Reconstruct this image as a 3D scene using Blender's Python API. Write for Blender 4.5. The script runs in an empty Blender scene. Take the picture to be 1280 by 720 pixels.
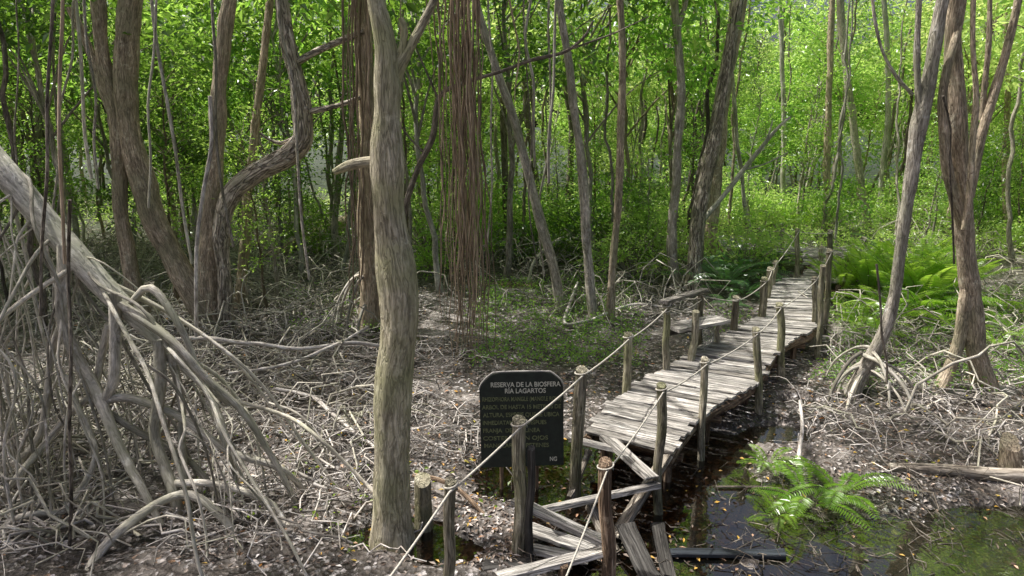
import bpy, math, random
import numpy as np
from mathutils import Vector

SEED = 7
random.seed(SEED)
rng = np.random.default_rng(SEED)
scene = bpy.context.scene
COL = scene.collection

# ------------------------------------------------------------------ camera
H, PITCH, F = 3.7, math.radians(14.0), 853.0
cp, sp = math.cos(PITCH), math.sin(PITCH)
CAM = np.array([0.0, 0.0, H])
FWD, UPV, RGT = np.array([0, cp, -sp]), np.array([0, sp, cp]), np.array([1.0, 0, 0])
cam_d = bpy.data.cameras.new("camera")
cam = bpy.data.objects.new("camera", cam_d)
COL.objects.link(cam)
cam.location = (0, 0, H)
cam.rotation_euler = (math.radians(90) - PITCH, 0, 0)
cam_d.sensor_width = 36.0
cam_d.lens = 36.0 * F / 1280.0
cam_d.clip_start = 0.05
cam_d.clip_end = 2000
scene.camera = cam

def ray(x, y):
    return RGT * ((x - 640) / F) + FWD + UPV * ((360 - y) / F)

def G(x, y, z=0.0):
    d = ray(x, y)
    return CAM + d * ((z - H) / d[2])

def D(x, y, Y):
    d = ray(x, y)
    return CAM + d * (Y / d[1])

def axial(p):
    return float(np.dot(np.asarray(p) - CAM, FWD))

def project(p):
    v = np.asarray(p, float) - CAM
    a = np.dot(v, FWD)
    return 640 + F * np.dot(v, RGT) / a, 360 - F * np.dot(v, UPV) / a

# ------------------------------------------------------------------ noise
def vnoise(x, y, seed=0):
    x = np.asarray(x, float); y = np.asarray(y, float)
    xi, yi = np.floor(x).astype(np.int64), np.floor(y).astype(np.int64)
    xf, yf = x - xi, y - yi
    u, v = xf * xf * (3 - 2 * xf), yf * yf * (3 - 2 * yf)
    def h(i, j):
        n = (i * 374761393 + j * 668265263 + seed * 1442695041) & 0xFFFFFFFF
        n = ((n ^ (n >> 13)) * 1274126177) & 0xFFFFFFFF
        return ((n ^ (n >> 16)) & 0xFFFF) / 65535.0
    return (h(xi, yi) * (1 - u) + h(xi + 1, yi) * u) * (1 - v) + (h(xi, yi + 1) * (1 - u) + h(xi + 1, yi + 1) * u) * v

def fbm(x, y, seed=0, oct=4):
    s, a, t = 0, 0.5, 0
    for o in range(oct):
        s = s + a * vnoise(x * 2 ** o, y * 2 ** o, seed + o); t += a; a *= 0.5
    return s / t

# ------------------------------------------------------------------ mesh helpers
def mesh_from(name, V, F4=None, F3=None, attrs=None, smooth=True):
    me = bpy.data.meshes.new(name)
    V = np.ascontiguousarray(V, dtype=np.float32)
    me.vertices.add(len(V)); me.vertices.foreach_set("co", V.ravel())
    n4 = 0 if F4 is None else len(F4)
    n3 = 0 if F3 is None else len(F3)
    idx = []
    if n4: idx.append(np.asarray(F4, np.int32).ravel())
    if n3: idx.append(np.asarray(F3, np.int32).ravel())
    idx = np.concatenate(idx)
    me.loops.add(len(idx)); me.loops.foreach_set("vertex_index", idx)
    tot = np.concatenate([np.full(n4, 4, np.int32), np.full(n3, 3, np.int32)])
    st = np.concatenate([[0], np.cumsum(tot)[:-1]]).astype(np.int32)
    me.polygons.add(n4 + n3)
    me.polygons.foreach_set("loop_start", st)
    me.polygons.foreach_set("use_smooth", np.full(n4 + n3, smooth, dtype=bool))
    if attrs:
        for k, a in attrs.items():
            a = np.asarray(a, np.float32)
            if a.ndim == 2:
                at = me.attributes.new(k, 'FLOAT_VECTOR', 'POINT'); at.data.foreach_set("vector", a.ravel())
            else:
                at = me.attributes.new(k, 'FLOAT', 'POINT'); at.data.foreach_set("value", a)
    me.update(); me.validate()
    return me

class Acc:
    def __init__(s):
        s.V, s.B, s.T, s.F4, s.F3, s.n = [], [], [], [], [], 0
    def add(s, V, F4=None, F3=None, bk=None, tone=None):
        V = np.asarray(V, float).reshape(-1, 3)
        s.V.append(V)
        s.B.append(np.zeros((len(V), 3)) if bk is None else np.asarray(bk).reshape(-1, 3))
        s.T.append(np.full(len(V), random.random()) if tone is None else np.broadcast_to(np.asarray(tone, float), (len(V),)))
        if F4 is not None and len(F4): s.F4.append(np.asarray(F4) + s.n)
        if F3 is not None and len(F3): s.F3.append(np.asarray(F3) + s.n)
        s.n += len(V)
        return s
    def mesh(s, name, origin=(0, 0, 0), smooth=True):
        V = np.concatenate(s.V) - np.asarray(origin, float)
        return mesh_from(name, V, np.concatenate(s.F4) if s.F4 else None, np.concatenate(s.F3) if s.F3 else None,
                         {"bk": np.concatenate(s.B), "tone": np.concatenate(s.T)}, smooth)

def link(name, me, mat, parent=None, loc=None):
    o = bpy.data.objects.new(name, me)
    COL.objects.link(o)
    if mat is not None and len(me.materials) == 0: me.materials.append(mat)
    if parent is not None: o.parent = parent
    if loc is not None: o.location = tuple(loc)
    return o

def tag(o, label=None, cat=None, group=None, kind=None):
    if label: o["label"] = label
    if cat: o["category"] = cat
    if group: o["group"] = group
    if kind: o["kind"] = kind
    return o

def empty(name, loc, label=None, cat=None, group=None, rz=0):
    o = bpy.data.objects.new(name, None)
    COL.objects.link(o)
    o.location = tuple(float(c) for c in loc); o.rotation_euler = (0, 0, rz); o.empty_display_size = 0.2
    return tag(o, label, cat, group)

def copy_tree(o, parent=None):
    c = o.copy(); COL.objects.link(c)
    if parent is not None: c.parent = parent
    for ch in list(o.children): copy_tree(ch, c)
    return c

def unit(v):
    return v / np.maximum(np.linalg.norm(v, axis=-1, keepdims=True), 1e-9)

def tubes(acc, P, R, sides=5, flute=0.0, caps=False, tone=None, tilt=0.0):
    """N tubes at once: P (N,S,3), R (N,S)"""
    P = np.asarray(P, float); R = np.asarray(R, float)
    if P.ndim == 2: P, R = P[None], R[None]
    N, S, _ = P.shape
    T = unit(np.gradient(P, axis=1))
    chord = unit(P[:, -1] - P[:, 0])
    mid = P[:, S // 2] - 0.5 * (P[:, -1] + P[:, 0])
    ref = np.cross(chord, mid + 1e-3 * rng.normal(size=(N, 3)))
    alt = np.where(np.abs(chord[:, 2:3]) > 0.7, np.array([[1.0, 0.02, 0]]), np.array([[0.02, 0.0, 1.0]]))
    ln = np.linalg.norm(ref, axis=1, keepdims=True)
    ref = np.where(ln > 0.08 * np.linalg.norm(P[:, -1] - P[:, 0], axis=1, keepdims=True), ref / np.maximum(ln, 1e-9), alt)
    n1 = unit(np.cross(T, ref[:, None, :])); n2 = np.cross(T, n1)
    a = np.arange(sides) * (2 * math.pi / sides)
    L = np.concatenate([np.zeros((N, 1)), np.cumsum(np.linalg.norm(np.diff(P, axis=1), axis=2), axis=1)], axis=1)
    RR = np.repeat(R[:, :, None], sides, axis=2)
    if flute:
        ph = rng.uniform(0, 6.28, size=(N, 8))
        A = a[None, None, :]; LL = L[:, :, None]
        lum = np.zeros_like(RR)
        for k, (kk, am, fr) in enumerate([(2, .55, .9), (3, .5, 1.6), (5, .4, 1.1), (7, .22, 2.3), (1, .5, 2.9)]):
            lum += am * np.sin(kk * A + ph[:, k][:, None, None] + 1.3 * np.sin(LL * fr + ph[:, 7 - k][:, None, None]))
        RR = RR * (1 + flute * lum)
    V = P[:, :, None, :] + RR[..., None] * (np.cos(a)[None, None, :, None] * n1[:, :, None, :] + np.sin(a)[None, None, :, None] * n2[:, :, None, :])
    if tilt:
        V[:, -1] += (np.cos(a)[None, :, None] * T[:, -1][:, None, :]) * (R[:, -1][:, None, None] * tilt)
    off = rng.uniform(0, 30, size=(N, 1, 1, 3))
    bk = np.stack([np.cos(a)[None, None, :] * R.max(1)[:, None, None] + 0 * RR, np.sin(a)[None, None, :] * R.max(1)[:, None, None] + 0 * RR, L[:, :, None] + 0 * RR], axis=-1) + off
    tn = np.repeat(rng.uniform(0, 1, size=(N, 1)), S * sides, axis=1).ravel() if tone is None else tone
    s_, k_ = np.meshgrid(np.arange(S - 1), np.arange(sides), indexing='ij')
    k2 = (k_ + 1) % sides
    q = np.stack([s_ * sides + k_, s_ * sides + k2, (s_ + 1) * sides + k2, (s_ + 1) * sides + k_], axis=-1).reshape(-1, 4)
    q = (q[None] + (np.arange(N) * S * sides)[:, None, None]).reshape(-1, 4)
    acc.add(V.reshape(-1, 3), q, None, bk.reshape(-1, 3), tn)
    if caps:
        for n in range(N):
            for e, sgn in ((0, 1), (S - 1, -1)):
                ring = V[n, e]; c = ring.mean(0)
                vv = np.concatenate([ring, c[None]]); m = sides
                tri = [[(i + 1) % m, i, m] if sgn > 0 else [i, (i + 1) % m, m] for i in range(m)]
                acc.add(vv, None, tri, np.concatenate([bk[n, e], bk[n, e].mean(0)[None]]), 0.5 if tone is None else tone)
    return acc

def spline(pts, ds=0.12, wob=0.0):
    """Catmull-Rom through rows (any number of columns)"""
    P = np.asarray(pts, float)
    if len(P) == 2: P = np.array([P[0], 0.5 * (P[0] + P[1]), P[1]])
    E = np.concatenate([[2 * P[0] - P[1]], P, [2 * P[-1] - P[-2]]])
    out = []
    for i in range(len(P) - 1):
        p0, p1, p2, p3 = E[i:i + 4]
        n = max(2, int(np.linalg.norm((p2 - p1)[:3]) / ds))
        t = np.linspace(0, 1, n, endpoint=False)[:, None]
        out.append(0.5 * (2 * p1 + (p2 - p0) * t + (2 * p0 - 5 * p1 + 4 * p2 - p3) * t ** 2 + (3 * p1 - p0 - 3 * p2 + p3) * t ** 3))
    out.append(P[-1][None])
    out = np.concatenate(out)
    if wob:
        n = len(out); s = np.arange(n) * ds
        for c in range(3):
            ph = random.random() * 60
            out[:, c] += wob * (vnoise(s * 1.7 + ph, s * 0 + c * 9.1, 3) - .5) + wob * .5 * (vnoise(s * 4.1 + ph, s * 0 + c * 5.3, 4) - .5)
    return out

def box(acc, c, ax, ay, az, tone=None, jitter=0.0):
    """box centred at c with half-axis vectors"""
    c, ax, ay, az = map(lambda v: np.asarray(v, float), (c, ax, ay, az))
    S = np.array([[-1, -1, -1], [1, -1, -1], [1, 1, -1], [-1, 1, -1], [-1, -1, 1], [1, -1, 1], [1, 1, 1], [-1, 1, 1]], float)
    Sj = S.copy()
    V = c + Sj[:, :1] * ax + Sj[:, 1:2] * ay + Sj[:, 2:] * az
    if jitter: V = V + rng.normal(size=V.shape) * jitter
    Fq = np.array([[0, 3, 2, 1], [4, 5, 6, 7], [0, 1, 5, 4], [1, 2, 6, 5], [2, 3, 7, 6], [3, 0, 4, 7]])
    lx, ly, lz = np.linalg.norm(ax), np.linalg.norm(ay), np.linalg.norm(az)
    off = rng.uniform(0, 40, 3)
    # unshared corners so each face stays flat; bk.z runs along ax
    VV = V[Fq].reshape(-1, 3); SS = S[Fq].reshape(-1, 3)
    bk = np.stack([SS[:, 1] * ly, SS[:, 2] * lz, SS[:, 0] * lx], axis=1) + off
    acc.add(VV, np.arange(24).reshape(6, 4), None, bk, random.random() if tone is None else tone)

# ------------------------------------------------------------------ materials
def newmat(name):
    m = bpy.data.materials.new(name); m.use_nodes = True
    nt = m.node_tree; nt.nodes.clear()
    out = nt.nodes.new("ShaderNodeOutputMaterial")
    return m, nt, out

def N(nt, t, **kw):
    n = nt.nodes.new(t)
    for k, v in kw.items():
        if k.startswith("i_"): n.inputs[k[2:].replace("_", " ")].default_value = v
        else: setattr(n, k, v)
    return n

def ramp(nt, stops):
    r = nt.nodes.new("ShaderNodeValToRGB")
    e = r.color_ramp.elements
    while len(e) < len(stops): e.new(0.5)
    for i, (p, c) in enumerate(stops):
        e[i].position = p; e[i].color = (c[0], c[1], c[2], 1)
    return r

def mixc(nt, fac, a, b, mode='MIX'):
    m = nt.nodes.new("ShaderNodeMix"); m.data_type = 'RGBA'; m.blend_type = mode
    for s, v in ((m.inputs[0], fac), (m.inputs[6], a), (m.inputs[7], b)):
        if hasattr(v, "links") or isinstance(v, bpy.types.NodeSocket): nt.links.new(v, s)
        elif isinstance(v, (int, float)): s.default_value = v
        else: s.default_value = (v[0], v[1], v[2], 1)
    return m.outputs[2]

def bark(name, dark, mid, light, moss=None, rough=.85, fine=38, along=9.0, bump=.8, lichen=.5, cracks=.55, tlo=.55):
    m, nt, out = newmat(name); L = nt.links
    at = N(nt, "ShaderNodeAttribute", attribute_name="bk")
    mp = N(nt, "ShaderNodeMapping"); mp.inputs["Scale"].default_value = (fine, fine, along)
    L.new(at.outputs["Vector"], mp.inputs["Vector"])
    n1 = N(nt, "ShaderNodeTexNoise", i_Scale=1.0, i_Detail=5.0, i_Roughness=.65, i_Distortion=.6)
    L.new(mp.outputs[0], n1.inputs["Vector"])
    r1 = ramp(nt, [(.30, dark), (.5, mid), (.72, light)]); L.new(n1.outputs["Fac"], r1.inputs[0])
    mp2 = N(nt, "ShaderNodeMapping"); mp2.inputs["Scale"].default_value = (7, 7, 2.2)
    L.new(at.outputs["Vector"], mp2.inputs["Vector"])
    n2 = N(nt, "ShaderNodeTexNoise", i_Scale=1.0, i_Detail=4.0, i_Roughness=.6)
    L.new(mp2.outputs[0], n2.inputs["Vector"])
    r2 = ramp(nt, [(.35, (.62, .62, .62)), (.65, (1.25, 1.25, 1.25))]); L.new(n2.outputs["Fac"], r2.inputs[0])
    c = mixc(nt, 1.0, r1.outputs[0], r2.outputs[0], 'MULTIPLY')
    n3 = N(nt, "ShaderNodeTexNoise", i_Scale=9.0, i_Detail=6.0, i_Roughness=.7)
    geo = N(nt, "ShaderNodeNewGeometry"); L.new(geo.outputs["Position"], n3.inputs["Vector"])
    if lichen:
        r3 = ramp(nt, [(.56, (0, 0, 0)), (.66, (lichen,) * 3)]); L.new(n3.outputs["Fac"], r3.inputs[0])
        c = mixc(nt, r3.outputs[0], c, [min(1, light[0] * 1.35), min(1, light[1] * 1.38), light[2] * 1.35])
    if moss:
        n4 = N(nt, "ShaderNodeTexNoise", i_Scale=1.7, i_Detail=5.0, i_Roughness=.65); L.new(geo.outputs["Position"], n4.inputs["Vector"])
        r4 = ramp(nt, [(.42, (0, 0, 0)), (.62, (.8,) * 3)]); L.new(n4.outputs["Fac"], r4.inputs[0])
        c = mixc(nt, r4.outputs[0], c, moss)
    tn = N(nt, "ShaderNodeAttribute", attribute_name="tone")
    r5 = ramp(nt, [(0, (tlo, tlo * .97, tlo * .93)), (.45, (1, 1, 1)), (1, (1.35, 1.33, 1.32))]); L.new(tn.outputs["Fac"], r5.inputs[0])
    c = mixc(nt, 1.0, c, r5.outputs[0], 'MULTIPLY')
    mp6 = N(nt, "ShaderNodeMapping"); mp6.inputs["Scale"].default_value = (fine * .55, fine * .55, along * .42)
    L.new(at.outputs["Vector"], mp6.inputs["Vector"])
    n6 = N(nt, "ShaderNodeTexNoise", i_Scale=1.0, i_Detail=3.0, i_Roughness=.5, i_Distortion=1.2); L.new(mp6.outputs[0], n6.inputs["Vector"])
    r6 = ramp(nt, [(.44, (1, 1, 1)), (.5, (1 - cracks,) * 3), (.56, (1, 1, 1))]); L.new(n6.outputs["Fac"], r6.inputs[0])
    c = mixc(nt, 1.0, c, r6.outputs[0], 'MULTIPLY')
    mu = N(nt, "ShaderNodeMath", operation='ADD'); L.new(r6.outputs[0], mu.inputs[0])
    m2 = N(nt, "ShaderNodeMath", operation='MULTIPLY'); L.new(n2.outputs["Fac"], m2.inputs[0]); m2.inputs[1].default_value = .8
    L.new(m2.outputs[0], mu.inputs[1])
    b = N(nt, "ShaderNodeBump", i_Strength=bump, i_Distance=.02); L.new(mu.outputs[0], b.inputs["Height"])
    p = N(nt, "ShaderNodeBsdfPrincipled", i_Roughness=rough); p.inputs["Specular IOR Level"].default_value = .25
    L.new(c, p.inputs["Base Color"]); L.new(b.outputs[0], p.inputs["Normal"]); L.new(p.outputs[0], out.inputs[0])
    return m

def leafmat(name, c0, c1, t0, t1, trans=.5, gloss=.06):
    m, nt, out = newmat(name); L = nt.links
    tn = N(nt, "ShaderNodeAttribute", attribute_name="tone")
    oi = N(nt, "ShaderNodeObjectInfo")
    ad = N(nt, "ShaderNodeMath", operation='MULTIPLY_ADD'); L.new(oi.outputs["Random"], ad.inputs[0]); ad.inputs[1].default_value = .45
    sc_ = N(nt, "ShaderNodeMath", operation='MULTIPLY'); L.new(tn.outputs["Fac"], sc_.inputs[0]); sc_.inputs[1].default_value = .6
    L.new(sc_.outputs[0], ad.inputs[2])
    rd = ramp(nt, [(0, c0), (1, c1)]); L.new(ad.outputs[0], rd.inputs[0])
    rt = ramp(nt, [(0, t0), (1, t1)]); L.new(ad.outputs[0], rt.inputs[0])
    d = N(nt, "ShaderNodeBsdfDiffuse"); L.new(rd.outputs[0], d.inputs[0])
    t = N(nt, "ShaderNodeBsdfTranslucent"); L.new(rt.outputs[0], t.inputs[0])
    mx = N(nt, "ShaderNodeMixShader"); mx.inputs[0].default_value = trans
    L.new(d.outputs[0], mx.inputs[1]); L.new(t.outputs[0], mx.inputs[2])
    g = N(nt, "ShaderNodeBsdfGlossy", i_Roughness=.30); g.inputs[0].default_value = (.9, .95, .9, 1)
    m3 = N(nt, "ShaderNodeMixShader"); m3.inputs[0].default_value = gloss
    L.new(mx.outputs[0], m3.inputs[1]); L.new(g.outputs[0], m3.inputs[2]); L.new(m3.outputs[0], out.inputs[0])
    return m

M = {}
M['bark_brown'] = bark('bark_brown', (0.182, 0.14, 0.098), (0.507, 0.41, 0.299), (0.806, 0.689, 0.546), moss=(.31, .29, .19), cracks=.5)
M['bark_grey'] = bark('bark_grey', (0.221, 0.192, 0.156), (0.533, 0.481, 0.403), (0.858, 0.806, 0.715), moss=(.31, .305, .22), cracks=.5)
M['bark_pale'] = bark('bark_pale', (0.286, 0.273, 0.234), (0.546, 0.527, 0.461), (0.806, 0.78, 0.702), moss=(.30, .31, .22), fine=26, along=9, bump=.5, cracks=.35)
M['bark_center'] = bark('bark_center', (.18, .16, .10), (.44, .40, .29), (.62, .58, .45), moss=(.33, .335, .18), fine=24, along=8, bump=.9, lichen=.45, cracks=.35)
M['bark_tan'] = bark('bark_tan', (0.221, 0.163, 0.104), (0.546, 0.436, 0.305), (0.806, 0.689, 0.52), moss=(.30, .27, .17), fine=26, along=6, bump=.9, cracks=.45)
M['bark_furrow'] = bark('bark_furrow', (0.169, 0.14, 0.107), (0.494, 0.429, 0.345), (0.832, 0.767, 0.663), moss=(.30, .285, .20), fine=20, along=6, bump=1.2, cracks=.72)
M['bark_dark'] = bark('bark_dark', (.08, .066, .05), (.21, .18, .145), (.37, .33, .28), cracks=.5)
M['root'] = bark('root', (.30, .275, .22), (.60, .56, .48), (.86, .82, .73), moss=(.36, .36, .26), fine=30, along=8, bump=.4, cracks=.35, tlo=.45)
M['twig'] = bark('twig', (.24, .205, .17), (.60, .56, .51), (.88, .86, .83), lichen=0, fine=30, along=8, bump=.2, cracks=.3, tlo=.16)
M['strand'] = bark('strand', (.17, .12, .08), (.40, .31, .22), (.60, .50, .38), lichen=0, fine=60, along=6, bump=.3, cracks=.2)
M['post'] = bark('post', (0.169, 0.143, 0.104), (0.416, 0.377, 0.28), (0.676, 0.63, 0.507), moss=(.25, .26, .13), fine=50, along=5, bump=.9)
M['post_brown'] = bark('post_brown', (0.101, 0.062, 0.04), (0.291, 0.202, 0.134), (0.516, 0.403, 0.291), fine=50, along=3.5, bump=1)
M['deck'] = bark('deck', (.20, .185, .165), (.50, .475, .435), (.76, .735, .69), lichen=.25, fine=55, along=3, bump=.8, cracks=.65)
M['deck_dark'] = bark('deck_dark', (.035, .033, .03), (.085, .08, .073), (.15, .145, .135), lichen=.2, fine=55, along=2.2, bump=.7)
M['plank_wet'] = bark('plank_wet', (.022, .026, .032), (.045, .053, .063), (.07, .08, .092), lichen=0, fine=55, along=2.2, bump=.5, rough=.45)
M['log'] = bark('log', (0.118, 0.101, 0.081), (0.355, 0.312, 0.254), (0.642, 0.592, 0.507), fine=30, along=4)

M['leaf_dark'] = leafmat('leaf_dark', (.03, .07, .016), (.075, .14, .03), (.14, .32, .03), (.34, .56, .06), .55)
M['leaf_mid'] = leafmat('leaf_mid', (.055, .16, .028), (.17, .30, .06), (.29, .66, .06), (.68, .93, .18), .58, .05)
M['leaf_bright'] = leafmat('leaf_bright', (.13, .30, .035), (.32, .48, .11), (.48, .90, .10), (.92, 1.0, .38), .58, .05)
M['leaf_fern'] = leafmat('leaf_fern', (.10, .24, .02), (.24, .38, .05), (.34, .72, .04), (.66, .90, .12), .56)
M['leaf_fern_blue'] = leafmat('leaf_fern_blue', (.04, .12, .04), (.10, .22, .08), (.14, .40, .07), (.32, .60, .14), .5, .1)
M['litter'] = None

def littermat():
    m, nt, out = newmat('fallen_leaf'); L = nt.links
    tn = N(nt, "ShaderNodeAttribute", attribute_name="tone")
    r = ramp(nt, [(0, (.035, .024, .018)), (.36, (.16, .112, .08)), (.62, (.38, .32, .275)), (.84, (.76, .725, .70)), (.92, (.45, .20, .05)), (.97, (.60, .42, .06)), (1, (.30, .36, .05))])
    L.new(tn.outputs["Fac"], r.inputs[0])
    p = N(nt, "ShaderNodeBsdfPrincipled", i_Roughness=.55); L.new(r.outputs[0], p.inputs["Base Color"]); L.new(p.outputs[0], out.inputs[0])
    return m
M['litter'] = littermat()

def groundmat():
    m, nt, out = newmat('swamp_ground'); L = nt.links
    geo = N(nt, "ShaderNodeNewGeometry")
    v = N(nt, "ShaderNodeTexVoronoi", i_Scale=24.0); v.feature = 'F1'; L.new(geo.outputs["Position"], v.inputs["Vector"])
    sep = N(nt, "ShaderNodeSeparateColor"); L.new(v.outputs["Color"], sep.inputs[0])
    r = ramp(nt, [(0, (.025, .02, .016)), (.35, (.09, .074, .062)), (.55, (.27, .235, .21)), (.75, (.56, .52, .50)), (.92, (.78, .75, .735)), (1, (.38, .19, .07))])
    L.new(sep.outputs[0], r.inputs[0])
    n = N(nt, "ShaderNodeTexNoise", i_Scale=1.1, i_Detail=6.0, i_Roughness=.6); L.new(geo.outputs["Position"], n.inputs["Vector"])
    r2 = ramp(nt, [(.45, (.022, .018, .015)), (.56, (.10, .085, .072)), (.70, (.52, .475, .44))]); L.new(n.outputs["Fac"], r2.inputs[0])
    n5 = N(nt, "ShaderNodeTexNoise", i_Scale=14.0, i_Detail=6.0, i_Roughness=.7); L.new(geo.outputs["Position"], n5.inputs["Vector"])
    rf = ramp(nt, [(.47, (0, 0, 0)), (.63, (.9, .9, .9))]); L.new(n5.outputs["Fac"], rf.inputs[0])
    c = mixc(nt, rf.outputs[0], r2.outputs[0], r.outputs[0])
    # under water: warm leaf litter bed
    sx = N(nt, "ShaderNodeSeparateXYZ"); L.new(geo.outputs["Position"], sx.inputs[0])
    mr = N(nt, "ShaderNodeMapRange"); L.new(sx.outputs[2], mr.inputs[0])
    mr.inputs[1].default_value = -.01; mr.inputs[2].default_value = -.05; mr.inputs[3].default_value = 0; mr.inputs[4].default_value = 1
    rb = ramp(nt, [(0, (.035, .024, .015)), (.5, (.13, .088, .05)), (.8, (.36, .235, .13)), (1, (.62, .50, .37))]); L.new(sep.outputs[1], rb.inputs[0])
    c = mixc(nt, mr.outputs[0], c, rb.outputs[0])
    # beyond the near mud the floor is greener
    mg = N(nt, "ShaderNodeMapRange"); L.new(sx.outputs[1], mg.inputs[0])
    mg.inputs[1].default_value = 13; mg.inputs[2].default_value = 26; mg.inputs[3].default_value = 0; mg.inputs[4].default_value = .96
    c = mixc(nt, mg.outputs[0], c, (.035, .055, .018))
    add = N(nt, "ShaderNodeMath", operation='ADD'); L.new(v.outputs["Distance"], add.inputs[0]); L.new(n5.outputs["Fac"], add.inputs[1])
    b = N(nt, "ShaderNodeBump", i_Strength=.8, i_Distance=.03); L.new(add.outputs[0], b.inputs["Height"])
    rr = ramp(nt, [(.4, (.28,) * 3), (.6, (.8,) * 3)]); L.new(n.outputs["Fac"], rr.inputs[0])
    p = N(nt, "ShaderNodeBsdfPrincipled"); L.new(rr.outputs[0], p.inputs["Roughness"])
    L.new(c, p.inputs["Base Color"]); L.new(b.outputs[0], p.inputs["Normal"]); L.new(p.outputs[0], out.inputs[0])
    return m
M['ground'] = groundmat()

def watermat():
    m, nt, out = newmat('swamp_water'); L = nt.links
    geo = N(nt, "ShaderNodeNewGeometry")
    n = N(nt, "ShaderNodeTexNoise", i_Scale=3.0, i_Detail=3.0); L.new(geo.outputs["Position"], n.inputs["Vector"])
    b = N(nt, "ShaderNodeBump", i_Strength=.08, i_Distance=.05); L.new(n.outputs["Fac"], b.inputs["Height"])
    t = N(nt, "ShaderNodeBsdfTransparent"); t.inputs[0].default_value = (.60, .44, .28, 1)
    g = N(nt, "ShaderNodeBsdfGlossy", i_Roughness=.03); L.new(b.outputs[0], g.inputs["Normal"])
    d = N(nt, "ShaderNodeBsdfDiffuse"); d.inputs[0].default_value = (.10, .105, .068, 1)
    n2 = N(nt, "ShaderNodeTexNoise", i_Scale=.55, i_Detail=5.0, i_Roughness=.6); L.new(geo.outputs["Position"], n2.inputs["Vector"])
    sx = N(nt, "ShaderNodeSeparateXYZ"); L.new(geo.outputs["Position"], sx.inputs[0])
    mr = N(nt, "ShaderNodeMapRange"); L.new(sx.outputs[0], mr.inputs[0])
    mr.inputs[1].default_value = 1.6; mr.inputs[2].default_value = 3.6; mr.inputs[3].default_value = .02; mr.inputs[4].default_value = .3
    r2 = ramp(nt, [(.35, (.35,) * 3), (.65, (1,) * 3)]); L.new(n2.outputs["Fac"], r2.inputs[0])
    mm = N(nt, "ShaderNodeMath", operation='MULTIPLY'); L.new(mr.outputs[0], mm.inputs[0]); L.new(r2.outputs[0], mm.inputs[1])
    mxa = N(nt, "ShaderNodeMixShader"); L.new(mm.outputs[0], mxa.inputs[0]); L.new(t.outputs[0], mxa.inputs[1]); L.new(d.outputs[0], mxa.inputs[2])
    fr = N(nt, "ShaderNodeFresnel", i_IOR=2.5); L.new(b.outputs[0], fr.inputs["Normal"])
    mx = N(nt, "ShaderNodeMixShader"); L.new(fr.outputs[0], mx.inputs[0]); L.new(mxa.outputs[0], mx.inputs[1]); L.new(g.outputs[0], mx.inputs[2])
    L.new(mx.outputs[0], out.inputs[0])
    return m
M['water'] = watermat()

def plain(name, col, rough=.7, noise=.3, scale=40):
    m, nt, out = newmat(name); L = nt.links
    geo = N(nt, "ShaderNodeNewGeometry")
    n = N(nt, "ShaderNodeTexNoise", i_Scale=scale, i_Detail=5.0, i_Roughness=.65); L.new(geo.outputs["Position"], n.inputs["Vector"])
    r = ramp(nt, [(.3, [c * (1 - noise) for c in col]), (.7, [c * (1 + noise) for c in col])]); L.new(n.outputs["Fac"], r.inputs[0])
    b = N(nt, "ShaderNodeBump", i_Strength=.3, i_Distance=.01); L.new(n.outputs["Fac"], b.inputs["Height"])
    p = N(nt, "ShaderNodeBsdfPrincipled", i_Roughness=rough); L.new(r.outputs[0], p.inputs["Base Color"]); L.new(b.outputs[0], p.inputs["Normal"])
    L.new(p.outputs[0], out.inputs[0])
    return m
M['rope'] = plain('rope', (.52, .49, .42), .9, .35, 60)
M['board'] = plain('board', (.017, .024, .018), .7, .45, 14)
M['board_edge'] = plain('board_edge', (.42, .40, .37), .8, .3, 40)
M['paint_white'] = plain('paint_white', (.62, .62, .52), .8, .3, 60)
M['paint_faded'] = plain('paint_faded', (.17, .19, .095), .9, .6, 45)
M['netting'] = plain('netting', (.35, .36, .33), .8, .2, 40)

# ------------------------------------------------------------------ terrain
BASINS = []
for px, py, rx, ry in [(1010, 690, 2.3, 1.15), (860, 640, 1.1, 1.0), (740, 610, .8, 1.0), (690, 600, .8, .5), (1180, 690, 1.6, .75), (1300, 680, 1.2, .6),
                       (780, 690, .8, .55), (560, 690, .35, .25), (975, 545, .45, .30), (855, 560, .7, .6), (1000, 505, .30, .16), (640, 355, 1.1, .5), (505, 672, .45, .28)]:
    g = G(px, py)
    BASINS.append((g[0], g[1], rx, ry))

MOUNDS = [(*G(px, py)[:2], am, rr) for px, py, am, rr in [(1015, 632, .085, .34), (960, 652, .075, .22), (1075, 640, .10, .26), (1060, 700, .08, .25), (1215, 712, .08, .28), (1150, 650, .09, .22), (935, 700, .08, .2)]]
def height(x, y):
    x = np.asarray(x, float); y = np.asarray(y, float)
    h = .085 + .11 * (fbm(x * .8 + 5, y * .8 + 3, 11) - .5) + .11 * (fbm(x * 2.6, y * 2.6, 12) - .5) + .035 * (vnoise(x * 11, y * 11, 5) - .5)
    w = 0
    for cx, cy, rx, ry in BASINS:
        d = np.sqrt(((x - cx) / rx) ** 2 + ((y - cy) / ry) ** 2) + .45 * (fbm(x * 1.9, y * 1.9, 21) - .5)
        w = np.maximum(w, np.clip((1.25 - d) / .5, 0, 1))
    h = h - .17 * w
    for px, py, am, rr in MOUNDS:
        h = h + am * np.exp(-((x - px) ** 2 + (y - py) ** 2) / rr ** 2) * (.5 + fbm(x * 4, y * 4, 61))
    h = h + np.clip(y - 14, 0, 60) * .006
    return h

def hz(x, y):
    return float(height(np.array([x]), np.array([y]))[0])

def GH(x, y):
    p = G(x, y, .08)
    p = p.copy(); p[2] = hz(p[0], p[1]); return p

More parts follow.
